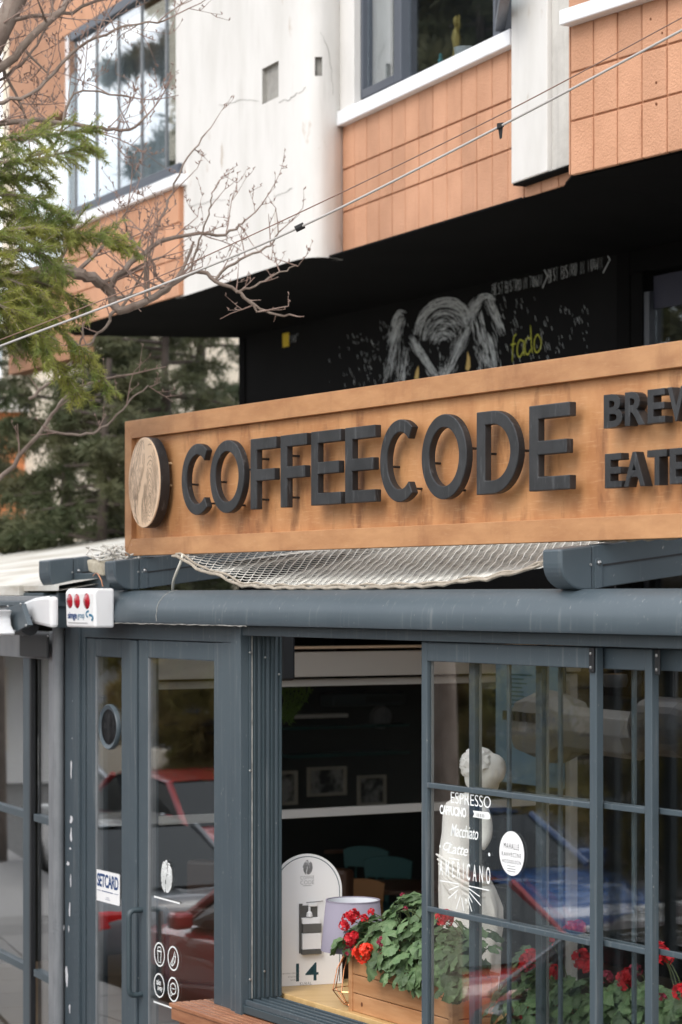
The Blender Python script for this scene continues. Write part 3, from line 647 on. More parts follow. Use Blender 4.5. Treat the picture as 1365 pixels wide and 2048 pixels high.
# corner: cover profiles left of the door
cbox('corner_post', X(133), X(152), -.012, .14, -.02, GZ0-.01, bevel=.01)
cbox('corner_post', X(152)+.002, X(165), -.022, .14, -.02, GZ0-.006, bevel=.004)
cbox('corner_post', X(165)+.002, X(172), -.006, .14, -.02, GZ0-.006, bevel=.003)
m = MB(); RC = random.Random(11)
for px, y0, y1, wpx in ((143,1630,1648,7),(143,1652,1690,4),(141,1694,1700,4),(137,1722,1732,8),(142,1745,1775,3),(140,1800,1840,4),(128,1848,1862,3),(138,1850,1866,2),(134,1925,1978,7),(140,2005,2030,3),(146,1400,1404,2),(145,1475,1478,2),(143,1515,1560,3),(147,1345,1349,2)):
    m = MB(); n = 12; cx, cz = X(px,-.013), (Z(px,y0,-.013)+Z(px,y1,-.013))/2; hz = (Z(px,y0,-.013)-Z(px,y1,-.013))/2; hx = wpx*1.5/345.
    m.flat([(cx+hx*math.cos(2*math.pi*i/n)*RC.uniform(.4,1), cz+hz*math.sin(2*math.pi*i/n)*RC.uniform(.6,1)) for i in range(n)], -.0135); cpart(m, 'paint_chip', 'paint_chip', 0)
# door surround
DZ = Z(310, 1281, 0.)
cbox('door_head', X(172), X(470), -.010, .12, DZ+.004, GZ0-.004)
cbox('door_jamb', X(446.5), X(470)-.001, -.008, .12, 0, DZ+.003)
cbox('mullion', X(470)+.001, X(485), -.026, .12, 0, GZ0-.003)
cbox('mullion', X(485)+.002, X(497)-.001, -.045, .12, 0, GZ0-.003)
def leaf_door(x0, x1, sl, sr, ztop, label):
    """door leaf: two stiles, top and bottom rail, pane"""
    m = MB(); zt = DZ
    m.box(x0, x0+sl, .0, .07, .02, zt); m.box(x1-sr, x1, .0, .07, .02, zt)
    m.box(x0+sl, x1-sr, .0015, .0685, ztop, zt-.0005); m.box(x0+sl, x1-sr, .0015, .0685, .02, .16)
    d = cpart(m, 'door_leaf', bevel=.005, label=label)
    for xx in (x0+sl, x1-sr):                        # glazing beads
        s = 1 if xx == x0+sl else -1
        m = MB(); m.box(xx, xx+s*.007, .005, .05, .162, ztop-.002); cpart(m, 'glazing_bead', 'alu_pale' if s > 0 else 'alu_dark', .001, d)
    m = MB(); m.box(x0+sl+.002, x1-sr-.002, .012, .018, .162, ztop-.002); cpart(m, 'pane', 'door_glass', 0, d)
    return d
d1 = leaf_door(X(173.5), X(260.5), X(190)-X(173.5), X(260.5)-X(243), Z(216,1314), 'narrow side leaf of the door')
d2 = leaf_door(X(277.5), X(445.5), X(295)-X(277.5), X(445.5)-X(428), Z(360,1319), 'wide leaf of the door')
cbox('astragal', X(261.5), X(276), -.010, .06, .02, DZ-.004, parent=d1)
# round vent hole ring in the narrow leaf
c = hit(CF, 219, 1454, 1, .010); m = MB()
m.lathe([(.107,-.006),(.122,-.012),(.128,-.004),(.128,.012),(.107,.016),(.100,.016),(.100,-.004),(.107,-.006)], 40, (c.x, .010, c.z), 'y'); cpart(m, 'vent_ring', 'alu', 0, d1, smooth=True)
m = MB(); m.lathe([(.0,.0),(.102,.0)], 36, (c.x, .008, c.z), 'y'); m.lathe([(.103,-.0),(.103,.12),(.0,.12)], 36, (c.x, .020, c.z), 'y'); cpart(m, 'vent_hole', 'black_plastic', 0, d1)
# pull handle: a bent bar on the wide leaf, and its twin behind the glass
hx = X(287); za, zb = Z(268,1822,-.06), Z(268,1992,-.06); ho = X(268,-.075)
for s, nm in ((-1, 'handle'), (1, 'handle')):
    y = -.078 if s < 0 else .150; y0 = -.0 if s < 0 else .07
    m = MB(); xx = hx-.018
    m.tube([(xx,y0,za)]+[(p.x,p.y,p.z) for p in bez((xx,y*.55+y0*.45,za),(xx,y,za),(xx,y,za-.03),(xx,y,za-.05), n=6)]+[(p.x,p.y,p.z) for p in bez((xx,y,zb+.05),(xx,y,zb+.03),(xx,y,zb),(xx,y*.55+y0*.45,zb), n=6)]+[(xx,y0,zb)], .0155, 12)
    cpart(m, nm, 'alu_dark', 0, d2, smooth=True)
# printed stickers on the door panes
yd = .0095
def dz(px, py, y=yd): p = hit(CF, px, py, 1, y); return (p.x, p.z)
a, b = dz(193,1800), dz(241,1752); m = MB()
x0, x1 = X(193,yd), X(240,yd); z1, z0 = Z(193,1738,yd), Z(193,1800,yd); rr = .012
rect = [p for q in (circ(x1-rr,z1-rr,rr,n=4,a0=0,a1=90), circ(x0+rr,z1-rr,rr,n=4,a0=90,a1=180), circ(x0+rr,z0+rr,rr,n=4,a0=180,a1=270), circ(x1-rr,z0+rr,rr,n=4,a0=270,a1=360)) for p in q]
m.prism(rect, yd-.001, yd+.001); st = cpart(m, 'card_sticker', 'sticker', 0, d1, label='white sticker with blue SETCARD lettering')
m = MB(); lettering(m, 'SETCARD', x0+.016, x1-.014, z0+(z1-z0)*.47, z0+(z1-z0)*.90, yd-.0022, .92, .028)
m.box(x0+.080, x1-.085, yd-.0024, yd-.0018, z0+(z1-z0)*.335, z0+(z1-z0)*.36)
m.box(x0+.015, x0+.068, yd-.0024, yd-.0018, z0+(z1-z0)*.34, z0+(z1-z0)*.355); m.box(x1-.068, x1-.015, yd-.0024, yd-.0018, z0+(z1-z0)*.34, z0+(z1-z0)*.355)
m.box((x0+x1)/2-.02, (x0+x1)/2+.02, yd-.0024, yd-.0018, z0+(z1-z0)*.16, z0+(z1-z0)*.17); m.box((x0+x1)/2-.03, (x0+x1)/2+.03, yd-.0024, yd-.0018, z0+(z1-z0)*.10, z0+(z1-z0)*.11)
m = cpart(m, 'sticker_print', 'print_navy', 0, d1)
def bean(mb, cx, cz, rx, rz, y, n=15, wd=.004, tilt=.0, seed=5, groove=.16):
    """coffee bean drawn as fingerprint ridges split by a curved groove"""
    r = random.Random(seed)
    def gx(v): return (.22*math.sin(v*2.4)-.04)          # groove, in units of rx
    for side in (-1, 1):
        if side < 0:                                     # left half: ridges run with the outline
            for k in range(n):
                fk = (k+.6)/n; pts = []
                for i in range(61):
                    v = -.94+1.88*i/60; o_ = -math.sqrt(max(0, .93-v*v)); g0 = gx(v)-groove*.5
                    u = g0+(o_-g0)*fk**.9+.03*math.sin(v*5+k*.5)
                    ok = u > o_-.001 and u < g0 and r.random() > .05 and abs(v) < (.95-.28*(k % 3))*(1 if k % 3 else 1)
                    if ok: pts.append((cx+u*rx, cz+v*rz))
                    if (not ok or i == 60) and pts:
                        if len(pts) > 2: mb.stroke(pts, wd*r.uniform(.7, 1.2), y)
                        pts = []
            continue
        ox, oz = .40, -.30
        for k in range(n):
            f = .04+1.5*k/n
            pts = []; gap = 0
            for i in range(73):
                t = 2*math.pi*i/72
                u = ox+f*.46*math.cos(t)+.02*math.sin(3*t+k*.4); v = oz+f*1.0*math.sin(t)+.03*math.sin(2*t+k)
                ok = u*u+v*v < .90 and side*(u-gx(v)) > groove*.5
                if gap > 0: gap -= 1; ok = False
                elif r.random() < .035: gap = 1
                if ok: pts.append((cx+u*rx, cz+v*rz))
                if (not ok or i == 72) and pts:
                    if len(pts) > 2: mb.stroke(pts, wd*r.uniform(.8, 1.25), y)
                    pts = []
    return mb
y2 = yd-.001
m = MB(); c = dz(334, 1753); bean(m, c[0], c[1], (X(345.5,yd)-X(322.5,yd))/2, .093, y2, 13, .0085, seed=8, groove=.10)
cpart(m, 'bean_print', 'decal', 0, d2)
for pa, pb in (((309,1793),(361,1807)), ((308,2003),(362,2022))):
    m = MB(); A, B_ = dz(*pa), dz(*pb); m.stroke([A, B_], .009, y2, False); cpart(m, 'line_print', 'decal', 0, d2)
def icon(px, py):
    global m
    m = MB(); c = dz(px, py); r = .066
    m.ring(circ(c[0], c[1], r, n=36), circ(c[0], c[1], r-.008, n=36), y2, y2+.0005); return c
c = icon(319.5, 1909)                                            # takeaway cup
m.stroke([(c[0]-.022,c[1]+.016),(c[0]-.015,c[1]-.042),(c[0]+.015,c[1]-.042),(c[0]+.022,c[1]+.016)], .006, y2, False)
m.flat([(c[0]-.028,c[1]+.014),(c[0]+.028,c[1]+.014),(c[0]+.028,c[1]+.022),(c[0]-.028,c[1]+.022)], y2); m.stroke([(c[0]-.022,c[1]+.026),(c[0]-.015,c[1]+.040),(c[0]+.015,c[1]+.040),(c[0]+.022,c[1]+.026)], .006, y2, False)
cpart(m, 'icon_print', 'decal', 0, d2)
c = icon(347, 1917)                                              # croissant
m.stroke([(c[0]-.030,c[1]-.034),(c[0]-.006,c[1]-.040),(c[0]+.020,c[1]-.018),(c[0]+.030,c[1]+.012),(c[0]+.018,c[1]+.038),(c[0]+.006,c[1]+.010),(c[0]-.012,c[1]-.010),(c[0]-.030,c[1]-.034)], .006, y2, False)
for a, b in (((-.008,-.036),(-.006,-.008)), ((.016,-.018),(.002,.002)), ((.028,.010),(.010,.016))): m.stroke([(c[0]+a[0],c[1]+a[1]),(c[0]+b[0],c[1]+b[1])], .005, y2, False)
cpart(m, 'icon_print', 'decal', 0, d2)
c = icon(319, 1971); lettering(m, 'take', c[0]-.034, c[0]+.020, c[1]+.002, c[1]+.034, y2, .95, .012, .25); lettering(m, 'away', c[0]-.020, c[0]+.042, c[1]-.036, c[1]-.006, y2, .95, .012, .25)
cpart(m, 'icon_print', 'decal', 0, d2)
c = icon(347, 1979)                                              # speech bubble
m.ring(circ(c[0], c[1]+.004, .036, .032, 24), circ(c[0], c[1]+.004, .030, .026, 24), y2, y2+.0005); m.stroke([(c[0]-.026,c[1]-.012),(c[0]-.032,c[1]-.040),(c[0]-.006,c[1]-.026)], .006, y2, False)
for k in (-1, 0, 1): m.flat(circ(c[0]+k*.013, c[1]+.004, .0045, n=8), y2)
cpart(m, 'icon_print', 'decal', 0, d2)
# jamb return with grooves, screws
JX = X(497)+.001; JD = .185
cbox('jamb_return', JX-.04, JX, .10, JD, CZ-.08, RZ, bevel=0)
for i, (y, wd) in enumerate(((.004,.006),(.028,.004),(.052,.010),(.078,.004),(.100,.012),(.126,.004),(.150,.010),(.174,.008))):
    cbox('jamb_rib', JX, JX+.007+(.004 if i % 2 else 0), y, y+wd+.004, CZ-.02, RZ, 'alu_dark' if i % 2 else 'alu', .0015)
cbox('jamb_panel', JX-.02, JX+.0015, .0, JD, CZ-.06, RZ, 'alu_dark', 0)
cbox('brush_seal', JX+.0016, JX+.006, .015, .021, CZ-.02, RZ, 'seal', 0)
m = MB()
for px, py, y in ((499,1305,.004),(499,1541,.004),(497,1958,.004),(532,1315,.09),(527,1942,.085),(563,1349,.17)):
    z = hit(CF, px, py, 1, y).z; m = MB(); m.lathe([(.0,.0075),(.004,.007),(.006,.004),(.0065,.001)], 10, (JX+.008, y, z), 'x'); cpart(m, 'screw', 'steel', 0, smooth=True)
# sill with running tracks
cbox('sill', X(497), XE, -.03, JD+.02, CZ-.09, CZ-.050, 'alu_dark', .003)
for i in range(5): cbox('track_rail', X(499), XE, -.022+i*.044, -.010+i*.044, CZ-.050, CZ-.022, 'alu', .003)
cbox('knee_wall', X(497), XE, -.01, .17, 0, CZ-.092, 'alu', .003)
# sliding sashes on three tracks
def sash(x0, x1, ya, ztop, bars, label, gm='glass'):
    yb = ya+.036; sw = .046; zb = CZ-.018
    m = MB(); m.box(x0, x0+sw, ya, yb, zb, ztop); m.box(x1-sw, x1, ya, yb, zb, ztop)
    m.box(x0+sw, x1-sw, ya+.001, yb-.001, ztop-.085, ztop-.0005); m.box(x0+sw, x1-sw, ya+.001, yb-.001, zb, zb+.07)
    s = cpart(m, 'sliding_sash', bevel=.004, label=label)
    m = MB(); m.box(x0+sw+.001, x1-sw-.001, ya+.014, ya+.020, zb+.071, ztop-.086); cpart(m, 'pane', gm, 0, s)
    xm = (x0+x1)/2
    for z in bars: cbox('glazing_bar', x0+sw, x1-sw, ya+.0, ya+.0135, z-.0115, z+.0115, 'alu', .003, s)
    zz = [zb+.07]+sorted(bars)+[ztop-.085]
    cbox('glazing_bar', xm-.010, xm+.010, ya+.0205, ya+.0335, zz[0]+.001, zz[-1]-.001, 'alu', .002, s)
    for k in (x0+sw, ): 
        cbox('brush_seal', k, k+.006, ya+.024, ya+.034, zb+.07, ztop-.085, 'brush', 0, s)
    cbox('brush_seal', x0-.004, x0, ya+.012, ya+.024, zb, ztop, 'brush', 0, s)
    return s
B1, B2 = Z(861,1571), Z(861,1819)
s1 = sash(X(843), X(1193), .0, RZ-.004, (B2, B1), 'front sliding sash with white drink lettering')
s2 = sash(X(938,.046), X(1304,.046), .046, RZ-.006, (B2, B1), None, 'clear_glass')
s3 = sash(X(1071,.092), X(1071,.092)+X(1304,.046)-X(938,.046), .092, RZ-.006, (B2, B1), None, 'clear_glass')
for px, s in ((1187, s1), (1299, s2)):
    x = X(px, -.003); m = MB(); m.box(x-.020, x+.012, -.012 if s is s1 else .036, -.001 if s is s1 else .045, RZ-.105, RZ-.005); o = cpart(m, 'roller_bracket', 'black_plastic', .004, s)
    m = MB(); y = -.013 if s is s1 else .035
    for z in (RZ-.085, RZ-.03): m = MB(); m.lathe([(.0,-.003),(.006,-.002),(.007,.002)], 10, (x-.004, y, z), 'y'); cpart(m, 'screw', 'steel', 0, s)
cbox('end_post', XE-.1, XE, -.03, .16, 0, GZ0)
# lettering on the front sash
yg = .0125
def gz(px, py): p = hit(CF, px, py, 1, yg); return (p.x, p.z)
def gword(mb, s, px0, px1, ytop, ybot, **k):
    mb = MB(); lettering(mb, s, X(px0,yg), X(px1,yg), Z(px0,ybot,yg), Z(px0,ytop,yg), yg, **k); cpart(mb, 'word_print', 'decal', 0, s1)
m = MB()
gword(m, 'ESPRESSO', 902, 982, 1583, 1606, spacing=1.0, offset=-.004)
gword(m, 'CAPPUCINO', 880, 933, 1609, 1628, spacing=.92, offset=.035)
gword(m, 'Macchiato', 902, 957, 1647, 1672, spacing=.92, shear=.30, offset=.004)
gword(m, 'Latte', 895, 937, 1684, 1706, spacing=.92, shear=.35, offset=.004)
gword(m, 'AMERICANO', 879, 981, 1717, 1750, spacing=1.9, offset=.006)
m.stroke([(p.x, p.z) for p in smoothpath([(*gz(905,1690)[:1],0,gz(905,1690)[1]), (gz(893,1686)[0],0,gz(893,1686)[1]), (gz(887,1695)[0],0,gz(887,1695)[1]), (gz(893,1700)[0],0,gz(893,1700)[1]), (gz(903,1692)[0],0,gz(903,1692)[1])], 5)], .006, yg)
def gl(*pts, wd=.005): m.stroke([gz(*p) for p in pts], wd, yg, False)
gl((899,1716),(919,1720)); gl((880,1761),(918,1768)); gl((938,1772),(979,1781)); gl((938,1777),(960,1793)); gl((939,1784),(962,1811)); gl((938,1791),(945,1805)); gl((936,1794),(944,1823))
gl((918,1772),(898,1780)); gl((916,1780),(897,1797)); gl((921,1792),(913,1818)); gl((924,1796),(928,1822)); gl((913,1789),(911,1798)); gl((932,1797),(933,1808))
m.flat(circ(*gz(880.5,1693), .006, n=10), yg); m.flat(circ(*gz(979,1709), .008, n=10), yg)
cpart(m, 'ray_print', 'decal', 0, s1)
m = MB(); A = [gz(*p) for p in ((946,1621),(978,1625),(981,1631),(981,1637),(976,1639),(946,1634),(949,1628))]; m.flat(A, yg); cpart(m, 'window_print', 'decal', 0, s1)
m = MB()
for i in range(5): m.stroke([gz(955+i*3.4,1626.5+i*.5), gz(955+i*3.4,1633.5+i*.5)], .006, yg-.001, False)
cpart(m, 'window_print', 'print_grey', 0, s1)
c = gz(1024, 1707); rx = (X(1049,yg)-X(1000,yg))/2; rz = .093
m = MB(); m.prism(circ(c[0], c[1], rx, rz, 40), yg-.001, yg+.001); cpart(m, 'round_sticker', 'sticker', 0, s1, label='round white sticker with three words')
m = MB(); yy = yg-.002
for s_, k, wd in (('MAHALLE', .030, .62), ('KAHVECİNE', -.002, .78), ('HOŞGELDİN', -.034, .76)):
    lettering(m, s_, c[0]-rx*wd, c[0]+rx*wd, c[1]+k-.012, c[1]+k+.012, yy, 1.30, -.004)
m.box(c[0]-.03, c[0]+.03, yy-.0002, yy+.0002, c[1]-.054, c[1]-.0525)
cpart(m, 'sticker_print', 'print_dark', 0, s1)
m = MB()
for k in (-.066, -.076): m.box(c[0]-.03, c[0]+.03, yy-.0002, yy+.0002, c[1]+k, c[1]+k+.003)
cpart(m, 'sticker_print', 'print_grey', 0, s1)
# roof: dark sheet, sloping beams with end caps
SL = .121
RY = 3.1; rz_ = GZ1-.03+SL*(RY-.1)
m = MB(); m.hexa([(X(182)-.2,RY,rz_),(XE,RY,rz_),(XE,4.4,GZ1-.03+SL*4.3),(X(182)-1.0,4.4,GZ1-.03+SL*4.3),(X(182)-.2,RY,rz_+.025),(XE,RY,rz_+.025),(XE,4.4,GZ1-.005+SL*4.3),(X(182)-1.0,4.4,GZ1-.005+SL*4.3)])
cpart(m, 'roof_sheet', 'roof_dark', 0)
cbox('dark_gap_box', X(182)-.3, XE, RY-.22, RY+.02, rz_-.10, rz_+.16, 'roof_dark', .03)  # dark box added to keep the gap under the sign black
def roof_beam(x0, yf, zb, wd=.13, h=.175, ln=4.2, label=None):
    cap = .155; r = .105
    m = MB(); y0 = yf+cap
    m.hexa([(x0+.004,y0,zb),(x0+wd-.004,y0,zb),(x0+wd-.004,y0+ln,zb+SL*ln),(x0+.004,y0+ln,zb+SL*ln),(x0+.004,y0,zb+h-.004),(x0+wd-.004,y0,zb+h-.004),(x0+wd-.004,y0+ln,zb+SL*ln+h-.004),(x0+.004,y0+ln,zb+SL*ln+h-.004)])
    b = cpart(m, 'roof_beam', 'alu', .004, label=label)
    prof = [(y0-.002, zb+h), (yf, zb+h-.018)] + [(yf+r-r*math.cos(t), zb-.004+r-r*math.sin(t)) for t in [math.pi/2*i/9 for i in range(10)]] + [(y0-.002, zb-.004)]
    m = MB(); m.prismx(prof, x0, x0+wd); cpart(m, 'end_cap', 'alu', .008, b)
    m = MB()                                          # slot along the side
    m.hexa([(x0+wd-.003,y0+.02,zb+h*.50),(x0+wd-.0005,y0+.02,zb+h*.50),(x0+wd-.0005,y0+ln,zb+h*.50+SL*ln),(x0+wd-.003,y0+ln,zb+h*.50+SL*ln),
            (x0+wd-.003,y0+.02,zb+h*.545),(x0+wd-.0005,y0+.02,zb+h*.545),(x0+wd-.0005,y0+ln,zb+h*.545+SL*ln),(x0+wd-.003,y0+ln,zb+h*.545+SL*ln)])
    cpart(m, 'side_slot', 'black_plastic', 0, b)
    m = MB(); P = [(y0+.008,zb+.002),(y0+.046,zb+.006),(y0+.046,zb+h*.60)]+[(y0+.027+.019*math.cos(t), zb+h*.60+.019*math.sin(t)) for t in [math.pi*i/8 for i in range(1,8)]]+[(y0+.008,zb+h*.60)]
    m.prismx(P, x0+wd-.004, x0+wd+.003); cpart(m, 'bracket', 'alu', .0015, b)
    m = MB(); m.lathe([(.010,.0),(.009,.006),(.005,.009),(.0,.009)], 12, (x0+wd+.003, y0+.027, zb+h*.60), 'x'); cpart(m, 'screw', 'steel', 0, b, smooth=True); m = MB(); m.lathe([(.006,.0),(.005,.004),(.0,.004)], 10, (x0+wd+.001, y0-.012, zb+h*.55), 'x'); cpart(m, 'screw', 'steel', 0, b, smooth=True)
    return b
rb1 = roof_beam(X(1085,-.13), -.13, Z(1100,1178,-.06))
rb0 = roof_beam(X(209,-.13), -.13, Z(225,1178,-.06), h=.170)
rb2 = roof_beam(X(80,-.13)-.02, -.13, Z(225,1178,-.06)-.006, wd=.16, h=.19)
m = MB(); x0 = X(80,-.13)-.02
m.lathe([(.02,-.25),(.055,-.22),(.075,-.15),(.08,.0)], 20, (x0, .05, Z(225,1178,-.06)+.095), 'x'); cpart(m, 'gutter_end', 'alu', 0, smooth=True)
cbox('wall_plate', X(150)-.05, X(212), .02, .14, GZ1-.05, GZ1+.10, 'alu', .004)
# interior shell
XB, YB = -6.2, 5.6
cbox('interior_wall', XB-.1, XB, .2, YB, 0, 2.86, 'cafe_dark', 0); cbox('interior_wall', XB, XE, YB, YB+.1, 0, 2.86, 'cafe_dark', 0); cbox('interior_wall', X(250), XE, 4.42, 4.5, 2.93, 3.46, 'roof_dark', 0)
cbox('interior_wall', XE, XE+.05, .16, YB, 0, 3.3, 'cafe_dark', 0)
cbox('interior_floor', XB, XE, .17, YB, -.02, .012, 'floor_in', 0)
cbox('interior_ceiling', XB, XE, 3.1, YB, 2.86, 2.92, 'cafe_dark', 0)
cbox('window_counter', X(497)-.25, XE, JD+.021, .95, CZ-.06, CZ-.012, 'counter', .004)
# ------------------------------------------------------------------ wooden sign with raised letters
YS = .06; FW = .10
SX0, SX1 = X(250,YS), X(1365,YS)+1.35
SZ0, SZ1 = Z(250,1112,YS), Z(250,843,YS)
SG = thing('wooden_sign', 'long wooden sign with raised black COFFEECODE letters on the cafe roof', 'sign', CF, (SX0, YS, SZ0))
def spart(mb, name, mat, bevel=.002, parent=None, **k): return build(mb, name, mat, parent or SG, CF, bevel=bevel, **k)
YBRD = YS+.032
xj = X(846, YBRD)
for a, b in ((SX0+.02, xj-.0008), (xj+.0008, SX1-.02)):
    m = MB(); m.box(a, b, YBRD, YBRD+.03, SZ0+.02, SZ1-.02); spart(m, 'backboard', 'ply', .001)
def fboard(poly, y0=YS, y1=YS+.06):
    m = MB(); m.prism(poly, y0, y1); spart(m, 'frame_board', 'ply_frame', .0025)
g_ = .0008; xt = X(823, YS); xb_ = X(1420, YS); fl = .085
fboard([(SX0, SZ0), (SX0+fl, SZ0+FW-.004), (SX0+fl, SZ1-FW), (SX0, SZ1)])
fboard([(SX0+g_, SZ1), (SX0+fl+g_, SZ1-FW), (xt-g_, SZ1-FW), (xt-g_, SZ1)], YS+.001); fboard([(xt+g_, SZ1), (xt+g_, SZ1-FW), (SX1-fl-g_, SZ1-FW), (SX1-g_, SZ1)], YS-.001)
fboard([(SX0+g_, SZ0), (SX1-g_, SZ0), (SX1-fl-g_, SZ0+FW-.006), (SX0+fl+g_, SZ0+FW-.006)])
fboard([(SX1, SZ0), (SX1, SZ1), (SX1-fl, SZ1-FW), (SX1-fl, SZ0+FW-.006)])
for i in range(6):
    x = SX0+.5+i*1.05; m = MB(); m.box(x, x+.06, YS+.07, YS+.11, SZ0+.02, SZ1-.03); spart(m, 'back_batten', 'ply_frame', 0)
# letters: front at YF, thickness LD, held off the board by pins
LD = .036; YF = YBRD-.046-LD
ZB, ZT = Z(1062,983,YF), Z(1062,812,YF)
SW = .058
def lx(px): return X(px, YF)
def lbox(m, x0, x1, z0, z1): m.box(x0, x1, YF, YF+LD, z0, z1)
def pins(x_z, parent, mat='pin'):
    m = MB()
    for x, z in x_z: m.tube([(x, YF+LD-.005, z), (x, YBRD+.005, z)], .0055, 8)
    spart(m, 'stand_off_pin', mat, 0, parent, smooth=True)
def letter(ch, x, wd, zb, zt, sw):
    h = zt-zb; m = MB(); o = .010
    if ch == 'E':
        P = [(x,zb),(x+wd,zb),(x+wd,zb+sw),(x+sw*1.12,zb+sw),(x+sw*1.12,zb+h/2-sw/2),(x+wd*.93,zb+h/2-sw/2),(x+wd*.93,zb+h/2+sw/2),(x+sw*1.12,zb+h/2+sw/2),(x+sw*1.12,zt-sw),(x+wd,zt-sw),(x+wd,zt),(x,zt)]
        m.prism(P, YF, YF+LD); pn = [(x+.03, zb+.06), (x+.06, zb+h*.5)]
    elif ch == 'F':
        P = [(x,zb),(x+sw*1.12,zb),(x+sw*1.12,zb+h/2-sw*.62),(x+wd*.93,zb+h/2-sw*.62),(x+wd*.93,zb+h/2+sw*.38),(x+sw*1.12,zb+h/2+sw*.38),(x+sw*1.12,zt-sw),(x+wd,zt-sw),(x+wd,zt),(x,zt)]
        m.prism(P, YF, YF+LD); pn = [(x+.045, zb+.05), (x+.045, zt-.10)]
    elif ch in 'OC':
        cx, cz, rx, rz = x+wd/2, (zb+zt)/2, wd/2, h/2+o
        if ch == 'O': m.ring(circ(cx,cz,rx,rz,56), circ(cx,cz,rx-sw*1.05,rz-sw,56), YF, YF+LD); pn = [(x+.03, cz-.02), (x+wd-.03, cz+.03), (cx+.05, zb+.03)]
        else:
            rx = wd*.56; cx = x+rx
            m.ring(circ(cx,cz,rx,rz,44,52,308), circ(cx,cz,rx-sw*1.05,rz-sw,44,47,313), YF, YF+LD, False); pn = [(x+.04, cz-.02), (cx+.06, zb+.05)]
    elif ch == 'D':
        n = 28; r = wd*.62; cz = (zb+zt)/2
        out = [(x,zb),(x+wd-r,zb)]+circ(x+wd-r,cz,r,h/2,n,-86,86)+[(x+wd-r,zt),(x,zt)]
        ri = r-sw*1.08
        inn = [(x+sw*1.12,zb+sw),(x+wd-r,zb+sw)]+circ(x+wd-r,cz,ri,h/2-sw,n,-86,86)+[(x+wd-r,zt-sw),(x+sw*1.12,zt-sw)]
        m.ring(out, inn, YF, YF+LD); pn = [(x+wd-.03, cz), (x+.03, cz)]
    l = spart(m, 'letter', 'letter', .004, label=None); pins(pn, l); return l
for ch, p0, p1 in (('C',363,419),('O',420,488),('F',501,552),('F',561,613),('E',622,681),('E',690,750),('C',760,831),('O',843,933),('D',953,1037),('E',1058,1139)):
    letter(ch, lx(p0), lx(p1)-lx(p0), ZB, ZT, SW)
def heavy(s, px, zb, zt):
    x = lx(px)
    for ch in s:
        wd = {'W':.185,'A':.135,'T':.122,'E':.108,'B':.122,'R':.128,'Y':.132}[ch]
        m = MB(); lettering(m, ch, x, x+wd, zb, zt, YF+.004, 1, .030, 0, .042); spart(m, 'letter', 'letter', .0025); x += wd+.016
heavy('BREW', 1206, Z(1206,857,YF), Z(1206,790,YF)); heavy('EATERY', 1208, Z(1208,977,YF), Z(1208,908,YF))
# bean disc
c = hit(CF, 288, 965, 1, YF-.014); rx = (X(319.5,YF-.014)-X(257.5,YF-.014))/2; rz = .247
m = MB(); m.prism(circ(c.x, c.z, rx, rz, 64), YF-.006, YF+.050); bd = spart(m, 'bean_disc', 'letter', .002)
m = MB(); m.prism(circ(c.x, c.z, rx-.002, rz-.002, 64), YF-.014, YF-.0055); spart(m, 'disc_face', 'pale_wood', .001, bd)
m = MB(); bean(m, c.x, c.z, rx*1.0, rz*1.0, YF-.0155, 14, .0026, seed=5, groove=.17); spart(m, 'fingerprint_lines', 'burn', 0, bd)
m = MB()
for z in (c.z+.10, c.z-.02): m.tube([(c.x+rx*.75, YF+.06, z), (c.x+rx*.75, YBRD+.004, z)], .006, 8)
spart(m, 'stand_off_pin', 'pin_wood', 0, bd)
# ------------------------------------------------------------------ shade net draped between the roof beams
def net(x0, x1, hem, y0, depth, rise, nu, nv, name, label, sag=.05, r=.0028):
    """knotted diamond net: hem(u) gives the height of its front edge"""
    m = MB(); g = {}
    def P(i, j):
        u = i/nu; v = j/nv
        z = hem(u)+(rise+(hemmax-hem(u))*.75)*v**.9-sag*math.sin(math.pi*v)*.5
        return Vector((x0+(x1-x0)*u+.004*math.sin(j*1.3+i*.7), y0+depth*v, z+.0015*math.sin(i*.9+j*1.7)))
    hemmax = max(hem(i/40) for i in range(41))
    for i in range(nu+1):
        for j in range(nv+1):
            if (i+j) % 2: continue
            for di, dj in ((1, 1), (-1, 1)):
                a, b = i+di, j+dj
                if 0 <= a <= nu and b <= nv: m.tube([P(i,j), P(i,j).lerp(P(a,b), .5)+Vector((0,0,-.003)), P(a,b)], r, 4, False)
    o = solo(m, name, 'rope', label, 'net', CF)
    h = MB(); h.tube([Vector((x0+(x1-x0)*i/60, y0, hem(i/60)+.004*math.sin(i*2.1))) for i in range(61)], [.006+.003*abs(math.sin(i*1.7)) for i in range(61)], 7)
    h.tube([Vector((x0+(x1-x0)*i/60, y0+.02, hem(i/60)+.012+.005*math.sin(i*1.3))) for i in range(61)], [.004+.003*abs(math.sin(i*2.3)) for i in range(61)], 6)
    build(h, 'hem_rope', 'rope_dirty', o, CF, smooth=True); return o
yn = -.015
hz_pts = [(345,1112),(420,1146),(490,1172),(560,1176),(640,1176),(760,1175),(850,1172),(960,1160),(1030,1146),(1083,1130)]
hx_ = [X(p, yn) for p, _ in hz_pts]; hz_ = [Z(p, q, yn) for p, q in hz_pts]
def hem1(u):
    x = hx_[0]+(hx_[-1]-hx_[0])*u
    for i in range(len(hx_)-1):
        if x <= hx_[i+1] or i == len(hx_)-2:
            t = (x-hx_[i])/(hx_[i+1]-hx_[i]); t = t*t*(3-2*t); return hz_[i]+(hz_[i+1]-hz_[i])*t
net(hx_[0], hx_[-1], hem1, yn, 1.0, .10, 100, 36, 'shade_net', 'pale rope net sagging below the sign between two roof beams', .02, .0022)
xa = X(1200,.1); zt_ = Z(1300,1079,.1)
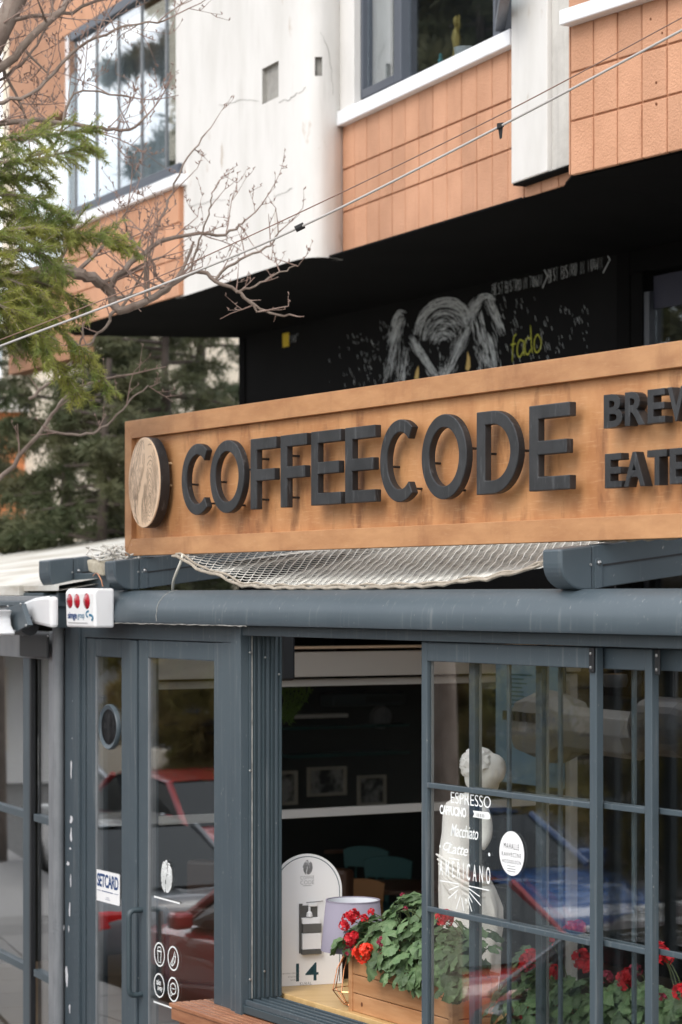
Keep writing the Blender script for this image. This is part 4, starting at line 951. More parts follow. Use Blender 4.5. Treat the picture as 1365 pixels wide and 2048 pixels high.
net(xa, xa+2.4, lambda u: zt_+.004*math.sin(u*9), .10, .8, .12, 50, 18, 'shade_net', 'stretch of rope net at the right end under the sign', .02)
# tangled net end and foam block left of the sign
m = MB(); RT = random.Random(21)
for k in range(17):
    c0 = hit(CF, RT.uniform(182,256), RT.uniform(1096,1122), 1, .02)
    pts = [c0]
    for i in range(7):
        d = Vector((RT.gauss(0,.075), RT.gauss(0,.035), RT.gauss(0,.022))); pts.append(pts[-1]+d)
        if pts[-1].z > Z(220,1090,.02): pts[-1].z = Z(220,1090,.02)-.01
        pts[-1].x = min(max(pts[-1].x, X(180,.02)), X(262,.02))
    m.tube(smoothpath(pts, 4), .0055, 5)
solo(m, 'rope_tangle', 'rope', 'tangled white rope heaped on the beam left of the sign', 'rope', CF, smooth=True)
m = MB(); b0 = hit(CF, 186, 1150, 1, .0); b1 = hit(CF, 214, 1118, 1, .0)
m.hexa([(b0.x,-.03,b0.z+.02),(b1.x,-.03,b0.z-.01),(b1.x,.05,b0.z),(b0.x,.05,b0.z+.01),(b0.x-.05,-.02,b1.z),(b1.x-.02,-.03,b1.z-.02),(b1.x,.05,b1.z),(b0.x,.05,b1.z+.01)])
fo = solo(m, 'foam_block', 'foam', 'crumbling beige foam lump wedged between two beam ends', 'foam', CF, bevel=.012)
# white cable hanging from the sign behind the gutter
m = MB(); m.tube(smoothpath([hit(CF,366,1108,1,.0), hit(CF,362,1124,1,-.01), hit(CF,353,1146,1,-.01), hit(CF,347,1164,1,.01), hit(CF,346,1184,1,.05)], 6), .0075, 8)
solo(m, 'hanging_cable', 'cable_white', 'short white cable hanging from the sign to the gutter', 'cable', CF, smooth=True)
# ------------------------------------------------------------------ alarm siren box
ax0, ax1 = X(131,-.16), X(213,-.16); bz0, bz1 = Z(140,1254,-.2), Z(140,1177,-.2)
ya = -.24
AX = thing('alarm_box', 'white alarm box with three red lenses at the corner of the cafe', 'alarm box', CF, (ax0, ya, bz0))
wA = X(191,ya)-X(133,ya); ax0 = X(133,ya); ax1 = ax0+wA
m = MB()
prof = [(-.002,bz0+.012),(.0,bz0),(.115,bz0),(.115,bz1),(.012,bz1),(-.008,bz1-.02)]
m.prismx([(ya+a, b) for a, b in prof], ax0, ax1)
case = build(m, 'case', 'white_plastic', AX, CF, bevel=.014)
cx3 = [X(142,ya), X(156.5,ya), X(176,ya)]
for cx, rr_ in zip(cx3, (.046,.046,.050)):
    m = MB(); m.lathe([(.0,-.016),(rr_*.5,-.013),(rr_*.85,-.006),(rr_,.004)], 28, (cx, ya-.002, Z(155,1202,ya)), 'y'); build(m, 'lens', 'red_lens', AX, CF, smooth=True)
m = MB(); yy = ya-.006
lettering(m, 'simge', X(136,yy), X(154,yy), Z(136,1241,yy), Z(136,1224,yy), yy, .9, .022)
build(m, 'case_print', 'print_navy', AX, CF)
m = MB(); lettering(m, 'group', X(155.5,yy), X(169,yy), Z(160,1240,yy), Z(160,1228,yy), yy, .95, 0); build(m, 'case_print', 'print_blue', AX, CF)
m = MB(); q = lambda a, b: ((X(a,yy)), Z(a,b,yy))
m.stroke([(p.x,p.z) for p in smoothpath([(*q(178,1222)[:1],0,q(178,1222)[1]), (q(173,1225)[0],0,q(173,1225)[1]), (q(173,1231)[0],0,q(173,1231)[1]), (q(176,1234)[0],0,q(176,1234)[1])], 5)], .011, yy)
m.stroke([(p.x,p.z) for p in smoothpath([(q(178,1230)[0],0,q(178,1230)[1]), (q(183,1231)[0],0,q(183,1231)[1]), (q(186,1236)[0],0,q(186,1236)[1]), (q(183,1241)[0],0,q(183,1241)[1])], 5)], .013, yy)
build(m, 'case_print', 'print_blue', AX, CF)
m = MB(); z = Z(150,1245,yy)
for i in range(18): m.box(X(137,yy)+i*.0145, X(137,yy)+i*.0145+.010, yy-.0003, yy+.0003, z-.004, z+.001)
build(m, 'case_print', 'print_grey', AX, CF)
m = MB(); m.tube(smoothpath([hit(CF,186,1152,1,-.13), hit(CF,194,1146,1,-.15), hit(CF,203,1160,1,-.16), hit(CF,206,1172,1,-.17)], 5), .003, 5); build(m, 'wire', 'copper', AX, CF, smooth=True)
# ------------------------------------------------------------------ glazed wing with awning, left of the corner
GW = thing('glazed_wing', 'glazed side wing of the cafe with white awning roof, left of the corner', 'pavilion', WF, (-1.5, 0, 0))
def XW(px, y=0.0): return X(px, y, WF)
def ZW(px, py, y=0.0): return Z(px, py, y, WF)
def wbox(name, x0, x1, y0, y1, z0, z1, mat='alu', bevel=.004, parent=None, **k):
    m = MB(); m.box(x0, x1, y0, y1, z0, z1); return build(m, name, mat, parent or GW, WF, bevel=bevel, **k)
wt = ZW(60, 1300)
m = MB(); r = .035; xc = XW(119,-.01)
wbox('corner_post', XW(103), XW(117), -.02, .12, 0, ZW(110,1262), 'alu_pale', .012)
m = MB(); m.tube([(XW(117,-.02),-.02,-.02),(XW(117,-.02),-.02,ZW(120,1250,-.03))], .034, 20); build(m, 'round_post', 'alu_pale', GW, WF, smooth=True)
wbox('post_sleeve', XW(116,-.05), XW(121,-.05), -.06, .0, ZW(118,1256,-.05), ZW(118,1185,-.05), 'alu', .004)
wbox('stile', XW(63.6), XW(67), -.015, .016, 0, ZW(60,1316), 'black_plastic', .003)
wbox('stile', XW(50), XW(63), -.012, .016, 0, ZW(60,1316), 'alu', .003)
wbox('stile', XW(-130), XW(-110), -.03, .05, 0, ZW(60,1316), 'alu', .003)
for a, b in ((XW(-420), XW(-130)), (XW(-110), XW(51)), (XW(70), XW(103))):
    zr_ = [hit(WF, 60, 1632, 1, 0).z, hit(WF, 60, 1940, 1, 0).z]
    for z in zr_: wbox('glazing_rail', a, b, -.008, .04, z-.022, z+.022, 'alu', .003)
    m = MB(); m.box(a+.002, b-.002, .018, .024, 0, ZW(60,1316)); build(m, 'pane', 'door_glass', GW, WF)
wbox('head_rail', XW(-420), XW(103), -.02, .12, ZW(60,1316), ZW(60,1262), 'alu_pale', .004)
wbox('cover_plate', XW(42,-.06), XW(98,-.06), -.07, -.055, ZW(60,1314,-.06), ZW(60,1266,-.06), 'black_plastic', .01)
for px in (47, 97):
    m = MB(); m.lathe([(.0,-.006),(.006,-.005),(.007,.0)], 10, (XW(px,-.075), -.076, ZW(60,1270,-.075)), 'y'); build(m, 'screw', 'steel', GW, WF)
# awning cassette: stacked grey rails along the top
for py0, py1, y0, mat in ((1186,1192,-.10,'alu_dark'), (1192,1203,-.13,'alu_pale'), (1203,1213,-.16,'alu'), (1213,1222,-.14,'alu_pale')):
    wbox('cassette_rail', XW(-420), XW(86,y0), y0, .10, ZW(60,py1,y0), ZW(60,py0,y0), mat, .004)
m = MB(); y = -.22                                          # white hood at the arm end, rounded nose
def wq(px, py, y=-.22): p = hit(WF, px, py, 1, y); return (p.x, p.z)
hood = [wq(*p) for p in ((108,1193),(108,1256),(88,1251),(64,1246),(53,1236),(47,1224),(48,1212),(55,1203),(72,1196),(98,1192))]
m.prism(hood, -.24, -.19); build(m, 'awning_hood', 'white_plastic', GW, WF, bevel=.018)
wbox('hood_plate', XW(110,-.2), XW(113,-.2), -.23, -.19, ZW(114,1256,-.2), ZW(114,1190,-.2), 'alu', .003)
m = MB(); m.prism([wq(*p,-.30) for p in ((60,1250),(34,1265),(24,1250),(17,1230),(16,1214),(28,1213),(46,1207))], -.31, -.28); build(m, 'arm_plate', 'alu', GW, WF, bevel=.003)
m = MB()
for p in ((46,1208),(20,1213),(34,1262),(57,1251)): a = wq(*p,-.30); m.lathe([(.0,-.006),(.007,-.005),(.008,.0)], 10, (a[0], -.311, a[1]), 'y')
build(m, 'screw', 'steel', GW, WF)
m = MB(); m.prism([wq(*p,-.36) for p in ((16,1220),(12,1234),(14,1250),(22,1266),(20,1272),(8,1268),(-6,1256),(-16,1236),(-6,1226),(6,1220))], -.42, -.33); build(m, 'awning_hood', 'white_plastic', GW, WF, bevel=.012)
m = MB(); m.tube([(XW(-420), -.25, ZW(10,1250,-.25)), (XW(60,-.25), -.25, ZW(10,1250,-.25))], .055, 16); build(m, 'awning_roll', 'black_plastic', GW, WF, smooth=True)
# white membrane roof rising to the building
ry0, rz0 = -.10, ZW(30,1172,-.1)
m = MB(); k = 14; xa, xb = XW(-520), XW(116)+.35
for i in range(k+1):
    t = i/k; y = ry0+t*3.4; z = rz0+.49*(t**.8)-.05*math.sin(math.pi*t)
    m.v += [Vector((xa, y, z)), Vector((xb+t*2.9, y, z+.06*t))]
m.f = [(2*i, 2*i+1, 2*i+3, 2*i+2) for i in range(k)]
n0 = len(m.v); m.v += [p-Vector((0,0,.03)) for p in m.v[:n0]]; m.f += [tuple(j+n0 for j in f[::-1]) for f in m.f[:k]]+[(0,n0,n0+1,1)]
build(m, 'membrane_roof', 'membrane', GW, WF, smooth=True)
m = MB(); m.box(XW(-520), XW(80), ry0-.03, ry0+.03, rz0-.06, rz0+.004); build(m, 'roof_edge', 'membrane', GW, WF, bevel=.006)
wbox('wing_floor', XW(-520), XW(103), .1, 3.5, -.02, .011, 'floor_in', 0)
# small plant and chair behind the wing glass
def bushy(name, F, c, r, n, label, cat='plant', mat='leaf', size=.05):
    m = MB(); rr = random.Random(len(label))
    for i in range(n):
        d = Vector((rr.gauss(0,1), rr.gauss(0,1), rr.gauss(.2,.8))).normalized()*r*rr.uniform(.4,1); p = Vector(c)+d
        a = Vector((rr.gauss(0,1), rr.gauss(0,1), rr.gauss(0,.6))).normalized()*size; b = a.cross(d).normalized()*size*.4 if a.cross(d).length > 1e-5 else a.orthogonal()*.4
        m.add([p-a, p+b, p+a, p-b], [(0,1,2,3)])
    return solo(m, name, mat, label, cat, F)
# ------------------------------------------------------------------ inside the cafe
XP = X(562,.18)-2.0                                          # glazed partition square to the front
def hp(px, py, x=XP): return hit(CF, px, py, 0, x)
PT = thing('glazed_partition', 'pale framed glass partition inside the open cafe window', 'partition', CF, (XP, 1.4, 0))
def pbox(name, x0, x1, y0, y1, z0, z1, mat='cafe_rail', bevel=.004):
    m = MB(); m.box(x0, x1, y0, y1, z0, z1); return build(m, name, mat, PT, CF, bevel=bevel)
ya_, yb_ = .35, 3.4
z1, z2 = hp(700,1371).z, hp(700,1357).z
pbox('top_rail', XP-.05, XP, ya_, yb_, z1, z2); z1, z2 = hp(700,1631).z, hp(700,1614).z; pbox('middle_rail', XP-.05, XP, ya_, yb_, z1, z2)
pbox('post', XP-.055, XP-.001, yb_, yb_+.06, 0, hp(700,1357).z); pbox('bottom_rail', XP-.05, XP, ya_, yb_, .02, .12)
pbox('pane', XP-.028, XP-.022, ya_, yb_, hp(700,1631).z, hp(700,1371).z, 'glass', 0)
z1, z2 = hp(700,1352,XP+.1).z, hp(700,1303,XP+.1).z
pbox('fascia_board', XP+.04, XP+.12, ya_, yb_, z1, z2, 'cafe_beige', .004); pbox('ceiling_trim', XP+.04, XP+.16, ya_, yb_, z2+.02, z2+.035, 'pale_wood', .002)
# loudspeaker by the jamb
xs = JX-.15; a = hit(CF, 563, 1362, 0, xs); b = hit(CF, 592, 1278, 0, xs)
m = MB(); m.box(xs-.2, xs, a.y, b.y, a.z, RZ+.05); sp = solo(m, 'loudspeaker', 'black_plastic', 'black box loudspeaker high in the open window corner', 'loudspeaker', CF, bevel=.015)
# dark end wall: framed pictures, shelf, air conditioner, lamp
def wall_rect(p0, p1, x): a = hit(CF, *p0, 0, x); b = hit(CF, *p1, 0, x); return a.y, b.y, a.z, b.z
XW_ = XB+.02
for p0, p1, lab in (((556,1610),(593,1541),'framed dark photograph nearest the window jamb on the back wall'), ((614,1593),(691,1532),'wide framed photograph of two heads in the middle of the back wall'), ((714,1612),(770,1549),'upright framed photograph right of the wide one')):
    y0, y1, z0, z1 = wall_rect(p0, p1, XW_); t = thing('picture_frame', lab, 'picture', CF, (XW_, (y0+y1)/2, z0), 'framed photographs on the back wall')
    m = MB(); fw = .024
    m.box(XW_, XW_+.03, y0, y1, z0, z0+fw); m.box(XW_, XW_+.03, y0, y1, z1-fw, z1); m.box(XW_, XW_+.03, y0, y0+fw, z0+fw, z1-fw); m.box(XW_, XW_+.03, y1-fw, y1, z0+fw, z1-fw)
    build(m, 'frame', 'pic_frame', t, CF); m = MB(); m.box(XW_, XW_+.012, y0+fw, y1-fw, z0+fw, z1-fw); build(m, 'print', 'picture', t, CF)
y0, y1, z0, z1 = wall_rect((640,1412),(785,1382), XW_); t = thing('air_conditioner', 'dim wall air conditioner with slotted front above the pictures', 'air conditioner', CF, (XW_, (y0+y1)/2, z0))
m = MB(); m.box(XW_, XW_+.22, y0, y1, z0, z1); build(m, 'case', 'cafe_beige' if False else 'alu_dark', t, CF, bevel=.02)
for i in range(14): m = MB(); yy = y0+(y1-y0)*(.45+.038*i); m.box(XW_+.215, XW_+.224, yy, yy+.018, z0+.03, z1-.03); build(m, 'slot', 'black_plastic', t, CF)
y0, y1, z0, z1 = wall_rect((556,1438),(692,1427), XW_+.3); m = MB(); m.box(XW_+.2, XW_+.34, y0, y1, z0, z1); solo(m, 'shelf', 'cafe_rail', 'thin pale shelf under the air conditioner', 'shelf', CF)
c = hit(CF, 760, 1434, 0, XW_); m = MB(); m.lathe([(.0,.06),(.05,.05),(.09,.05),(.10,.02),(.10,.0)], 28, c, 'x'); solo(m, 'wall_lamp', 'alu_pale', 'round pale wall lamp right of the air conditioner', 'lamp', CF, smooth=True)
for py in (1450, 1505):
    y0, y1, z0, z1 = wall_rect((556,py+3),(795,py), XW_); m = MB(); m.box(XW_, XW_+.2, y0, y1, z0, z1); solo(m, 'shelf', 'chair_teal', 'dark green %s shelf on the back wall' % ('upper' if py < 1480 else 'lower'), 'shelf', CF)
# green garland hanging at the top left of the opening
m = MB(); RG = random.Random(4)
for k in range(7):
    a = hit(CF, 566+k*9, 1372, 0, XP-.6); b = hit(CF, 556+k*4, 1440, 0, XP-.6)
    pts = bez(a, a.lerp(b,.5)+Vector((0,.06,.02)), b, n=8); m.tube(pts, .006, 5)
    for p in pts:
        for _ in range(4): q = p+Vector((RG.gauss(0,.015), RG.gauss(0,.015), RG.gauss(0,.015))); d = Vector((RG.gauss(0,1),RG.gauss(0,1),-.8)).normalized()*.03; e = d.orthogonal().normalized()*.006; m.add([p, q+e, q+d, q-e], [(0,1,2,3)])
solo(m, 'garland', 'garland', 'green hanging garland strands at the top left of the opening', 'garland', CF)
# cafe furniture
def chair(px, py, zt, ang, mat, label, wood='chair_wood'):
    """cafe chair whose back top is seen at the pixel; origin on the floor"""
    Yd = (EYE-zt)*FPX/(py-HZ); p = Vector(((px-CXP)/FPX*Yd, Yd, 0)); F = turned(p.x, p.y, ang)
    t = thing('cafe_chair', label, 'chair', F, group='chairs inside the cafe'); h = zt
    m = MB(); m.prism([(-.19,h-.17),(.19,h-.17),(.20,h-.03)]+circ(0,h-.05,.20,.05,10,20,160)+[(-.20,h-.03)], -.012, .012); build(m, 'backrest', mat, t, F, bevel=.008)
    m = MB(); m.box(-.20,.20,-.42,.0,.44,.47); build(m, 'seat', mat, t, F, bevel=.015)
    for sx in (-1, 1):
        m = MB(); m.tube([(sx*.20,.05,0),(sx*.18,.0,.45),(sx*.17,.0,h-.10)], [.014,.017,.013], 8); build(m, 'leg', wood if mat != 'chair_teal' else mat, t, F, smooth=True)
        m = MB(); m.tube([(sx*.20,-.44,0),(sx*.17,-.38,.45)], [.013,.017], 8); build(m, 'leg', wood if mat != 'chair_teal' else mat, t, F, smooth=True)
    for sx in (-.09, 0, .09): m = MB(); m.tube([(sx,.0,.46),(sx,.0,h-.16)], .008, 6); build(m, 'spindle', mat, t, F)
    return t
chair(715, 1757, .86, 8, 'chair_wood', 'light wooden cafe chair just above the lamp shade')
chair(733, 1692, .90, -25, 'chair_teal', 'teal painted chair behind the wooden one')
chair(777, 1712, .88, 160, 'chair_teal', 'second teal chair farther right beside the sash')
def table(px, py, label, r=.42):
    zt = .75; Yd = (EYE-zt)*FPX/(py-HZ); F = turned((px-CXP)/FPX*Yd, Yd, 0); t = thing('cafe_table', label, 'table', F)
    m = MB(); m.lathe([(.0,.75),(r,.75),(r,.72),(.0,.72)], 28); build(m, 'table_top', 'table_dark', t, F); m = MB(); m.tube([(0,0,.02),(0,0,.72)], .03, 10); build(m, 'leg', 'black_plastic', t, F); m = MB(); m.lathe([(.22,0),(.2,.02),(.03,.04)], 20); build(m, 'base', 'black_plastic', t, F)
    return F
tF = table(650, 1690, 'dark round cafe table with folded cloth on it'); table(800, 1770, 'dark cafe table beside the teal chairs', .36)
m = MB(); k = 14
for i in range(k+1):
    for j in range(k+1):
        u, v = i/k-.5, j/k-.5; m.v.append(Vector((u*.5, v*.4, .76+.20*math.exp(-((u+.02)**2+v*v)*16)+.03*noise.noise(Vector((u*7,v*7,2))))))
m.f = [(i*(k+1)+j, (i+1)*(k+1)+j, (i+1)*(k+1)+j+1, i*(k+1)+j+1) for i in range(k) for j in range(k)]
solo(m, 'folded_cloth', 'cloth_blue', 'crumpled grey blue cloth heaped on the cafe table', 'cloth', tF, smooth=True)
Yd = 2.15*FPX/(1700-HZ); m = MB(); F = turned((540-CXP)/FPX*15.5-.35, 16.4, -30); m.box(-.5,.8,-.3,.3,.30,.82); m.box(-.5,.8,.3,.42,.30,1.05); m.box(-.45,.75,-.28,.28,.012,.30)
solo(m, 'banquette', 'table_dark', 'dark upholstered banquette behind the arched board', 'sofa', F, bevel=.03)
# arched notice board on the counter
ab = hit(CF, 614, 1190, 1, .43); AF = (CF @ Matrix.Translation((ab.x, ab.y, 0)))
AW = AF @ Matrix.Rotation(math.radians(78), 4, 'Z')
sA = FPX/(AW.translation.y); aw = .192; ah = (1990-1727)/sA
PB = HZ+(EYE-CZ+.012)*sA                               # row of its foot
NB = thing('notice_board', 'arched white notice board with number 14 and soap dispenser picture', 'notice board', AW, (0, 0, CZ-.012))
Q = lambda px, py: ((px-614)/sA/ .975, CZ-.012+ah*(1990-py)/263)
ar = aw
P = [(-ar, CZ-.011), (ar, CZ-.011)]+circ(0, CZ-.012+ah-ar*1.0, ar, ar*1.0, 28, 0, 180)
m = MB(); m.prism(P, 0, .008); build(m, 'board', 'sticker', NB, AW, bevel=.001)
def inset(P, d): cx, cz = 0, CZ+.3; return [(x*(1-d/ar), cz+(z-cz)*(1-d/.36)) for x, z in P]
a1, a2 = inset(P, .012), inset(P, .0155)
m = MB(); m.ring(a1[1:], a2[1:], -.0010, -.0003, False); m.ring([a1[0], a1[-1]], [a2[0], a2[-1]], -.0010, -.0003, False); build(m, 'border_line', 'print_teal', NB, AW)
m = MB(); c = Q(616,1754); bean(m, c[0], c[1], .027, .040, -.001, 12, .0035, seed=3, groove=.12)
for s_, px0, px1, a, b in (('COFFEE',601,629,1778,1771), ('CODE',601,629,1788,1780)): lettering(m, s_, Q(px0,a)[0], Q(px1,a)[0], Q(px0,a)[1], Q(px0,b)[1], -.001, 1.1, -.006)
m.box(Q(606,0)[0], Q(624,0)[0], -.0012, -.0008, Q(0,1791)[1], Q(0,1790)[1])
build(m, 'logo_print', 'print_grey', NB, AW); m = MB()
for s_, px0, px1, a, b in (('KORONAVİRÜS',559,595,1966,1962), ('RİSKİNE',576,595,1973,1969), ('KARŞI',581,595,1980,1976)): lettering(m, s_, Q(px0,a)[0], Q(px1,a)[0], Q(px0,a)[1], Q(px0,b)[1], -.001, 1.1, .0)
build(m, 'board_print', 'print_grey', NB, AW)
m = MB(); lettering(m, 'KURAL', Q(600,0)[0], Q(624,0)[0], Q(0,1989)[1], Q(0,1983)[1], -.001, 1.1); build(m, 'board_print', 'print_grey', NB, AW)
m = MB(); lettering(m, '14', Q(592,0)[0], Q(638,0)[0], Q(0,1981)[1], Q(0,1945)[1], -.001, 1.05, .004); build(m, 'board_print', 'print_teal', NB, AW)
# pump dispenser shown on the board, as a shallow relief
m = MB(); x0, x1 = Q(598,0)[0], Q(641,0)[0]
m.box(x0, x0+.018, -.008, -.0004, Q(0,1925)[1], Q(0,1826)[1]); m.box(x0+.018, x1-.014, -.003, -.0004, Q(0,1925)[1], Q(0,1830)[1]); m.box(x0+.01, x1, -.030, -.0004, Q(0,1927)[1], Q(0,1918)[1]); m.box(x0+.015, x1, -.026, -.0004, Q(0,1884)[1], Q(0,1866)[1])
build(m, 'dispenser_bracket', 'gunmetal', NB, AW, bevel=.002)
m = MB(); m.box(x0+.012, x1-.001, -.025, -.0004, Q(0,1917)[1], Q(0,1885)[1]); m.hexa([(x0+.012,-.025,Q(0,1866)[1]),(x1-.002,-.025,Q(0,1866)[1]),(x1-.002,-.004,Q(0,1866)[1]),(x0+.012,-.004,Q(0,1866)[1]),(x0+.010,-.020,Q(0,1854)[1]),(x1-.012,-.020,Q(0,1854)[1]),(x1-.012,-.004,Q(0,1854)[1]),(x0+.010,-.004,Q(0,1854)[1])])
m.lathe([(.018,0),(.014,.020),(.006,.028),(.006,.05)], 14, (Q(618,0)[0], -.012, Q(0,1852)[1])); m.box(Q(616,0)[0], Q(634,0)[0], -.016, -.006, Q(0,1832)[1], Q(0,1826)[1])
build(m, 'dispenser_bottle', 'white_plastic', NB, AW, bevel=.002)
m = MB(); m.tube([(Q(612,0)[0],-.008,Q(0,1824)[1]), (Q(646,0)[0],-.010,Q(0,1822)[1])], .002, 5); build(m, 'dispenser_lever', 'gunmetal', NB, AW)
# table lamp: lavender shade on a copper wire base
lp = hit(CF, 706, 2012, 2, CZ-.012); Yl = lp.length; lw = CF @ lp; sl_ = FPX/lw.y
LF = turned(lw.x, lw.y, 0)
TL = thing('table_lamp', 'table lamp with lavender drum shade and copper wire base', 'lamp', LF, (0, 0, CZ-.012))
zt_, zb_ = EYE-(1800-HZ)/sl_, EYE-(1900-HZ)/sl_; rt, rb = 54/sl_, 64/sl_
m = MB(); m.lathe([(rb,zb_),(rt,zt_),(rt-.004,zt_),(rb-.004,zb_),(rb,zb_)], 56); sh = build(m, 'lamp_shade', 'lavender', TL, LF, smooth=False)
for p in sh.data.polygons: p.use_smooth = True
m = MB(); m.lathe([(rb-.005,zb_+.002),(rt-.005,zt_-.002)], 56, cap=False); build(m, 'shade_lining', 'shade_in', sh, LF, smooth=True)
m = MB(); m.lathe([(rt-.005,zt_-.003),(rt-.005,zt_+.002),(rt+.002,zt_+.002),(rt+.002,zt_-.003),(rt-.005,zt_-.003)], 56); build(m, 'shade_rim', 'lavender', sh, LF, smooth=True)
m = MB(); zc = CZ-.005
for k in range(8):
    a = 2*math.pi*k/8+.2; d = Vector((math.cos(a), math.sin(a), 0))
    P = [d*.045+Vector((0,0,zc+.004)), d*.100+Vector((0,0,zc+.075)), d*.078+Vector((0,0,zc+.18)), d*.022+Vector((0,0,zb_+.02))]
    for a_, b_ in zip(P, P[1:]): m.tube([a_, b_], .0026, 6)
for rr_, zz in ((.045,zc+.004),(.100,zc+.075),(.078,zc+.18)):
    for k in range(8): a = 2*math.pi*k/8+.2; b = a+2*math.pi/8; m.tube([(rr_*math.cos(a),rr_*math.sin(a),zz),(rr_*math.cos(b),rr_*math.sin(b),zz)], .0022, 5) if rr_ != .078 else None
build(m, 'wire_base', 'copper', TL, LF, smooth=True)
m = MB(); m.tube([(0,0,zb_-.02),(0,0,zt_-.1)], .014, 10); m.lathe([(.0,zb_+.09),(.03,zb_+.12),(.02,zb_+.18),(.0,zb_+.19)], 14); build(m, 'lamp_holder', 'white_plastic', TL, LF, smooth=True)
m = MB(); m.tube(smoothpath([(-.03,-.03,CZ-.004),(.03,-.06,CZ-.002),(.06,-.02,CZ-.004),(.075,.02,CZ+.05),(.05,.05,CZ+.07),(.03,.06,CZ+.03),(.06,.09,CZ-.004)], 6), .0035, 6); build(m, 'flex', 'black_plastic', TL, LF, smooth=True)
# ------------------------------------------------------------------ planters with geraniums on the counter
def planter(xa, xb, ya, yb, z0, h, label, rows=3):
    t = thing('wooden_planter', label, 'planter', CF, (xa, (ya+yb)/2, z0), 'wooden planters on the window counter')
    bh = h/rows; ps = .035
    for r_ in range(rows):
        za_, zb2 = z0+r_*bh+.002, z0+(r_+1)*bh-.002
        for nm, b in (('f', (xa+ps,xb-ps,ya+.006,ya+.024)), ('b', (xa+ps,xb-ps,yb-.024,yb-.006)), ('l', (xa+.006,xa+.024,ya+ps,yb-ps)), ('r', (xb-.024,xb-.006,ya+ps,yb-ps))):
            m = MB(); m.box(b[0],b[1],b[2],b[3],za_,zb2); build(m, 'board', 'pine', t, CF, bevel=.003)
    for cx in (xa, xb-ps):
        for cy in (ya, yb-ps): m = MB(); m.box(cx,cx+ps,cy,cy+ps,z0,z0+h-.001); build(m, 'corner_post', 'pine', t, CF, bevel=.003)
    for b in ((xa-.006,xb+.006,ya-.006,ya+.036),(xa-.006,xb+.006,yb-.036,yb+.006),(xa-.006,xa+.036,ya+.037,yb-.037),(xb-.036,xb+.006,ya+.037,yb-.037)):
        m = MB(); m.box(b[0],b[1],b[2],b[3],z0+h,z0+h+.014); build(m, 'rim_board', 'pine', t, CF, bevel=.003)
    m = MB(); m.box(xa+.025,xb-.025,ya+.025,yb-.025,z0+h*.7,z0+h-.02); build(m, 'soil', 'soil', t, CF)
    return t
py0 = JD+.05
pa = X(697,py0); pb = X(905,py0); pz = CZ-.012
ph = Z(697,1909,py0)-pz
p1 = planter(pa, pb, py0, py0+.25, pz, ph, 'pine planter box beside the lavender lamp in the open window')
for px, py in ((724,2009),):
    k = hit(CF, px, py, 1, py0+.005); m = MB(); m.prism(circ(k.x,k.z,.008,.011,12), py0+.004, py0+.0062); build(m, 'knot', 'knot', p1, CF)
pc = X(1022,py0); p2 = planter(pc, pc+1.25, py0, py0+.25, pz, ph*.80, 'long pine planter box behind the closed sashes at the right')
def leafmesh(nm, r, fold, seed):
    rr = random.Random(seed); n = 27; m = MB(); m.v = [Vector((0, 0, .0))]
    for ring_, f in ((1, .5), (2, 1.0)):
        for i in range(n):
            a = math.radians(-160+320*i/(n-1)); lob = 1+.10*abs(math.cos(a*3.4))*(ring_ == 2)+.045*math.cos(i*math.pi)*(ring_ == 2)
            rad = r*f*lob*(1 if ring_ == 1 else rr.uniform(.96,1.04)); x, y = rad*math.sin(a), rad*math.cos(a)
            z = -fold*(x*x+y*y)/r+.10*r*math.cos(a*6.5)*f*f+rr.uniform(-.03,.03)*r
            m.v.append(Vector((x, y, z)))
    m.f = [(0, i+1, i+2) for i in range(n-1)]+[(i+1, i+1+n, i+2+n, i+2) for i in range(n-1)]
    return m.mesh(nm, 'leaf', None, True)
LEAF = [leafmesh('leaf', .040, .25, 1), leafmesh('leaf', .047, .05, 2), leafmesh('leaf', .035, .45, 3), leafmesh('leaf', .050, .32, 4)]
def flowermesh(mat, r, n, seed, pr=.015):
    rr = random.Random(seed); m = MB()
    for i in range(n):
        d = Vector((rr.gauss(0,1), rr.gauss(0,1), rr.gauss(.35,.8))).normalized(); c0 = d*r*rr.uniform(.75,1.05); t1 = d.orthogonal().normalized(); t1.rotate(Matrix.Rotation(rr.uniform(0,6.28), 3, d)); t2 = d.cross(t1)
        for k in range(5):
            a = 2*math.pi*k/5+rr.uniform(-.2,.2); e = t1*math.cos(a)+t2*math.sin(a); f_ = d.cross(e)
            tip = c0+e*pr+d*pr*rr.uniform(-.1,.5)
            m.add([c0, c0+e*pr*.55+f_*pr*.42+d*pr*.25, tip+f_*pr*.3, tip-f_*pr*.3, c0+e*pr*.55-f_*pr*.42+d*pr*.25], [(0,1,2),(0,2,3),(0,3,4)])
    return m.mesh('flower_head', mat, None, False)
FLW = {'r': flowermesh('petal', .030, 20, 1), 'o': flowermesh('petal_orange', .030, 22, 2), 'd': flowermesh('petal_dark', .024, 16, 3, .011)}
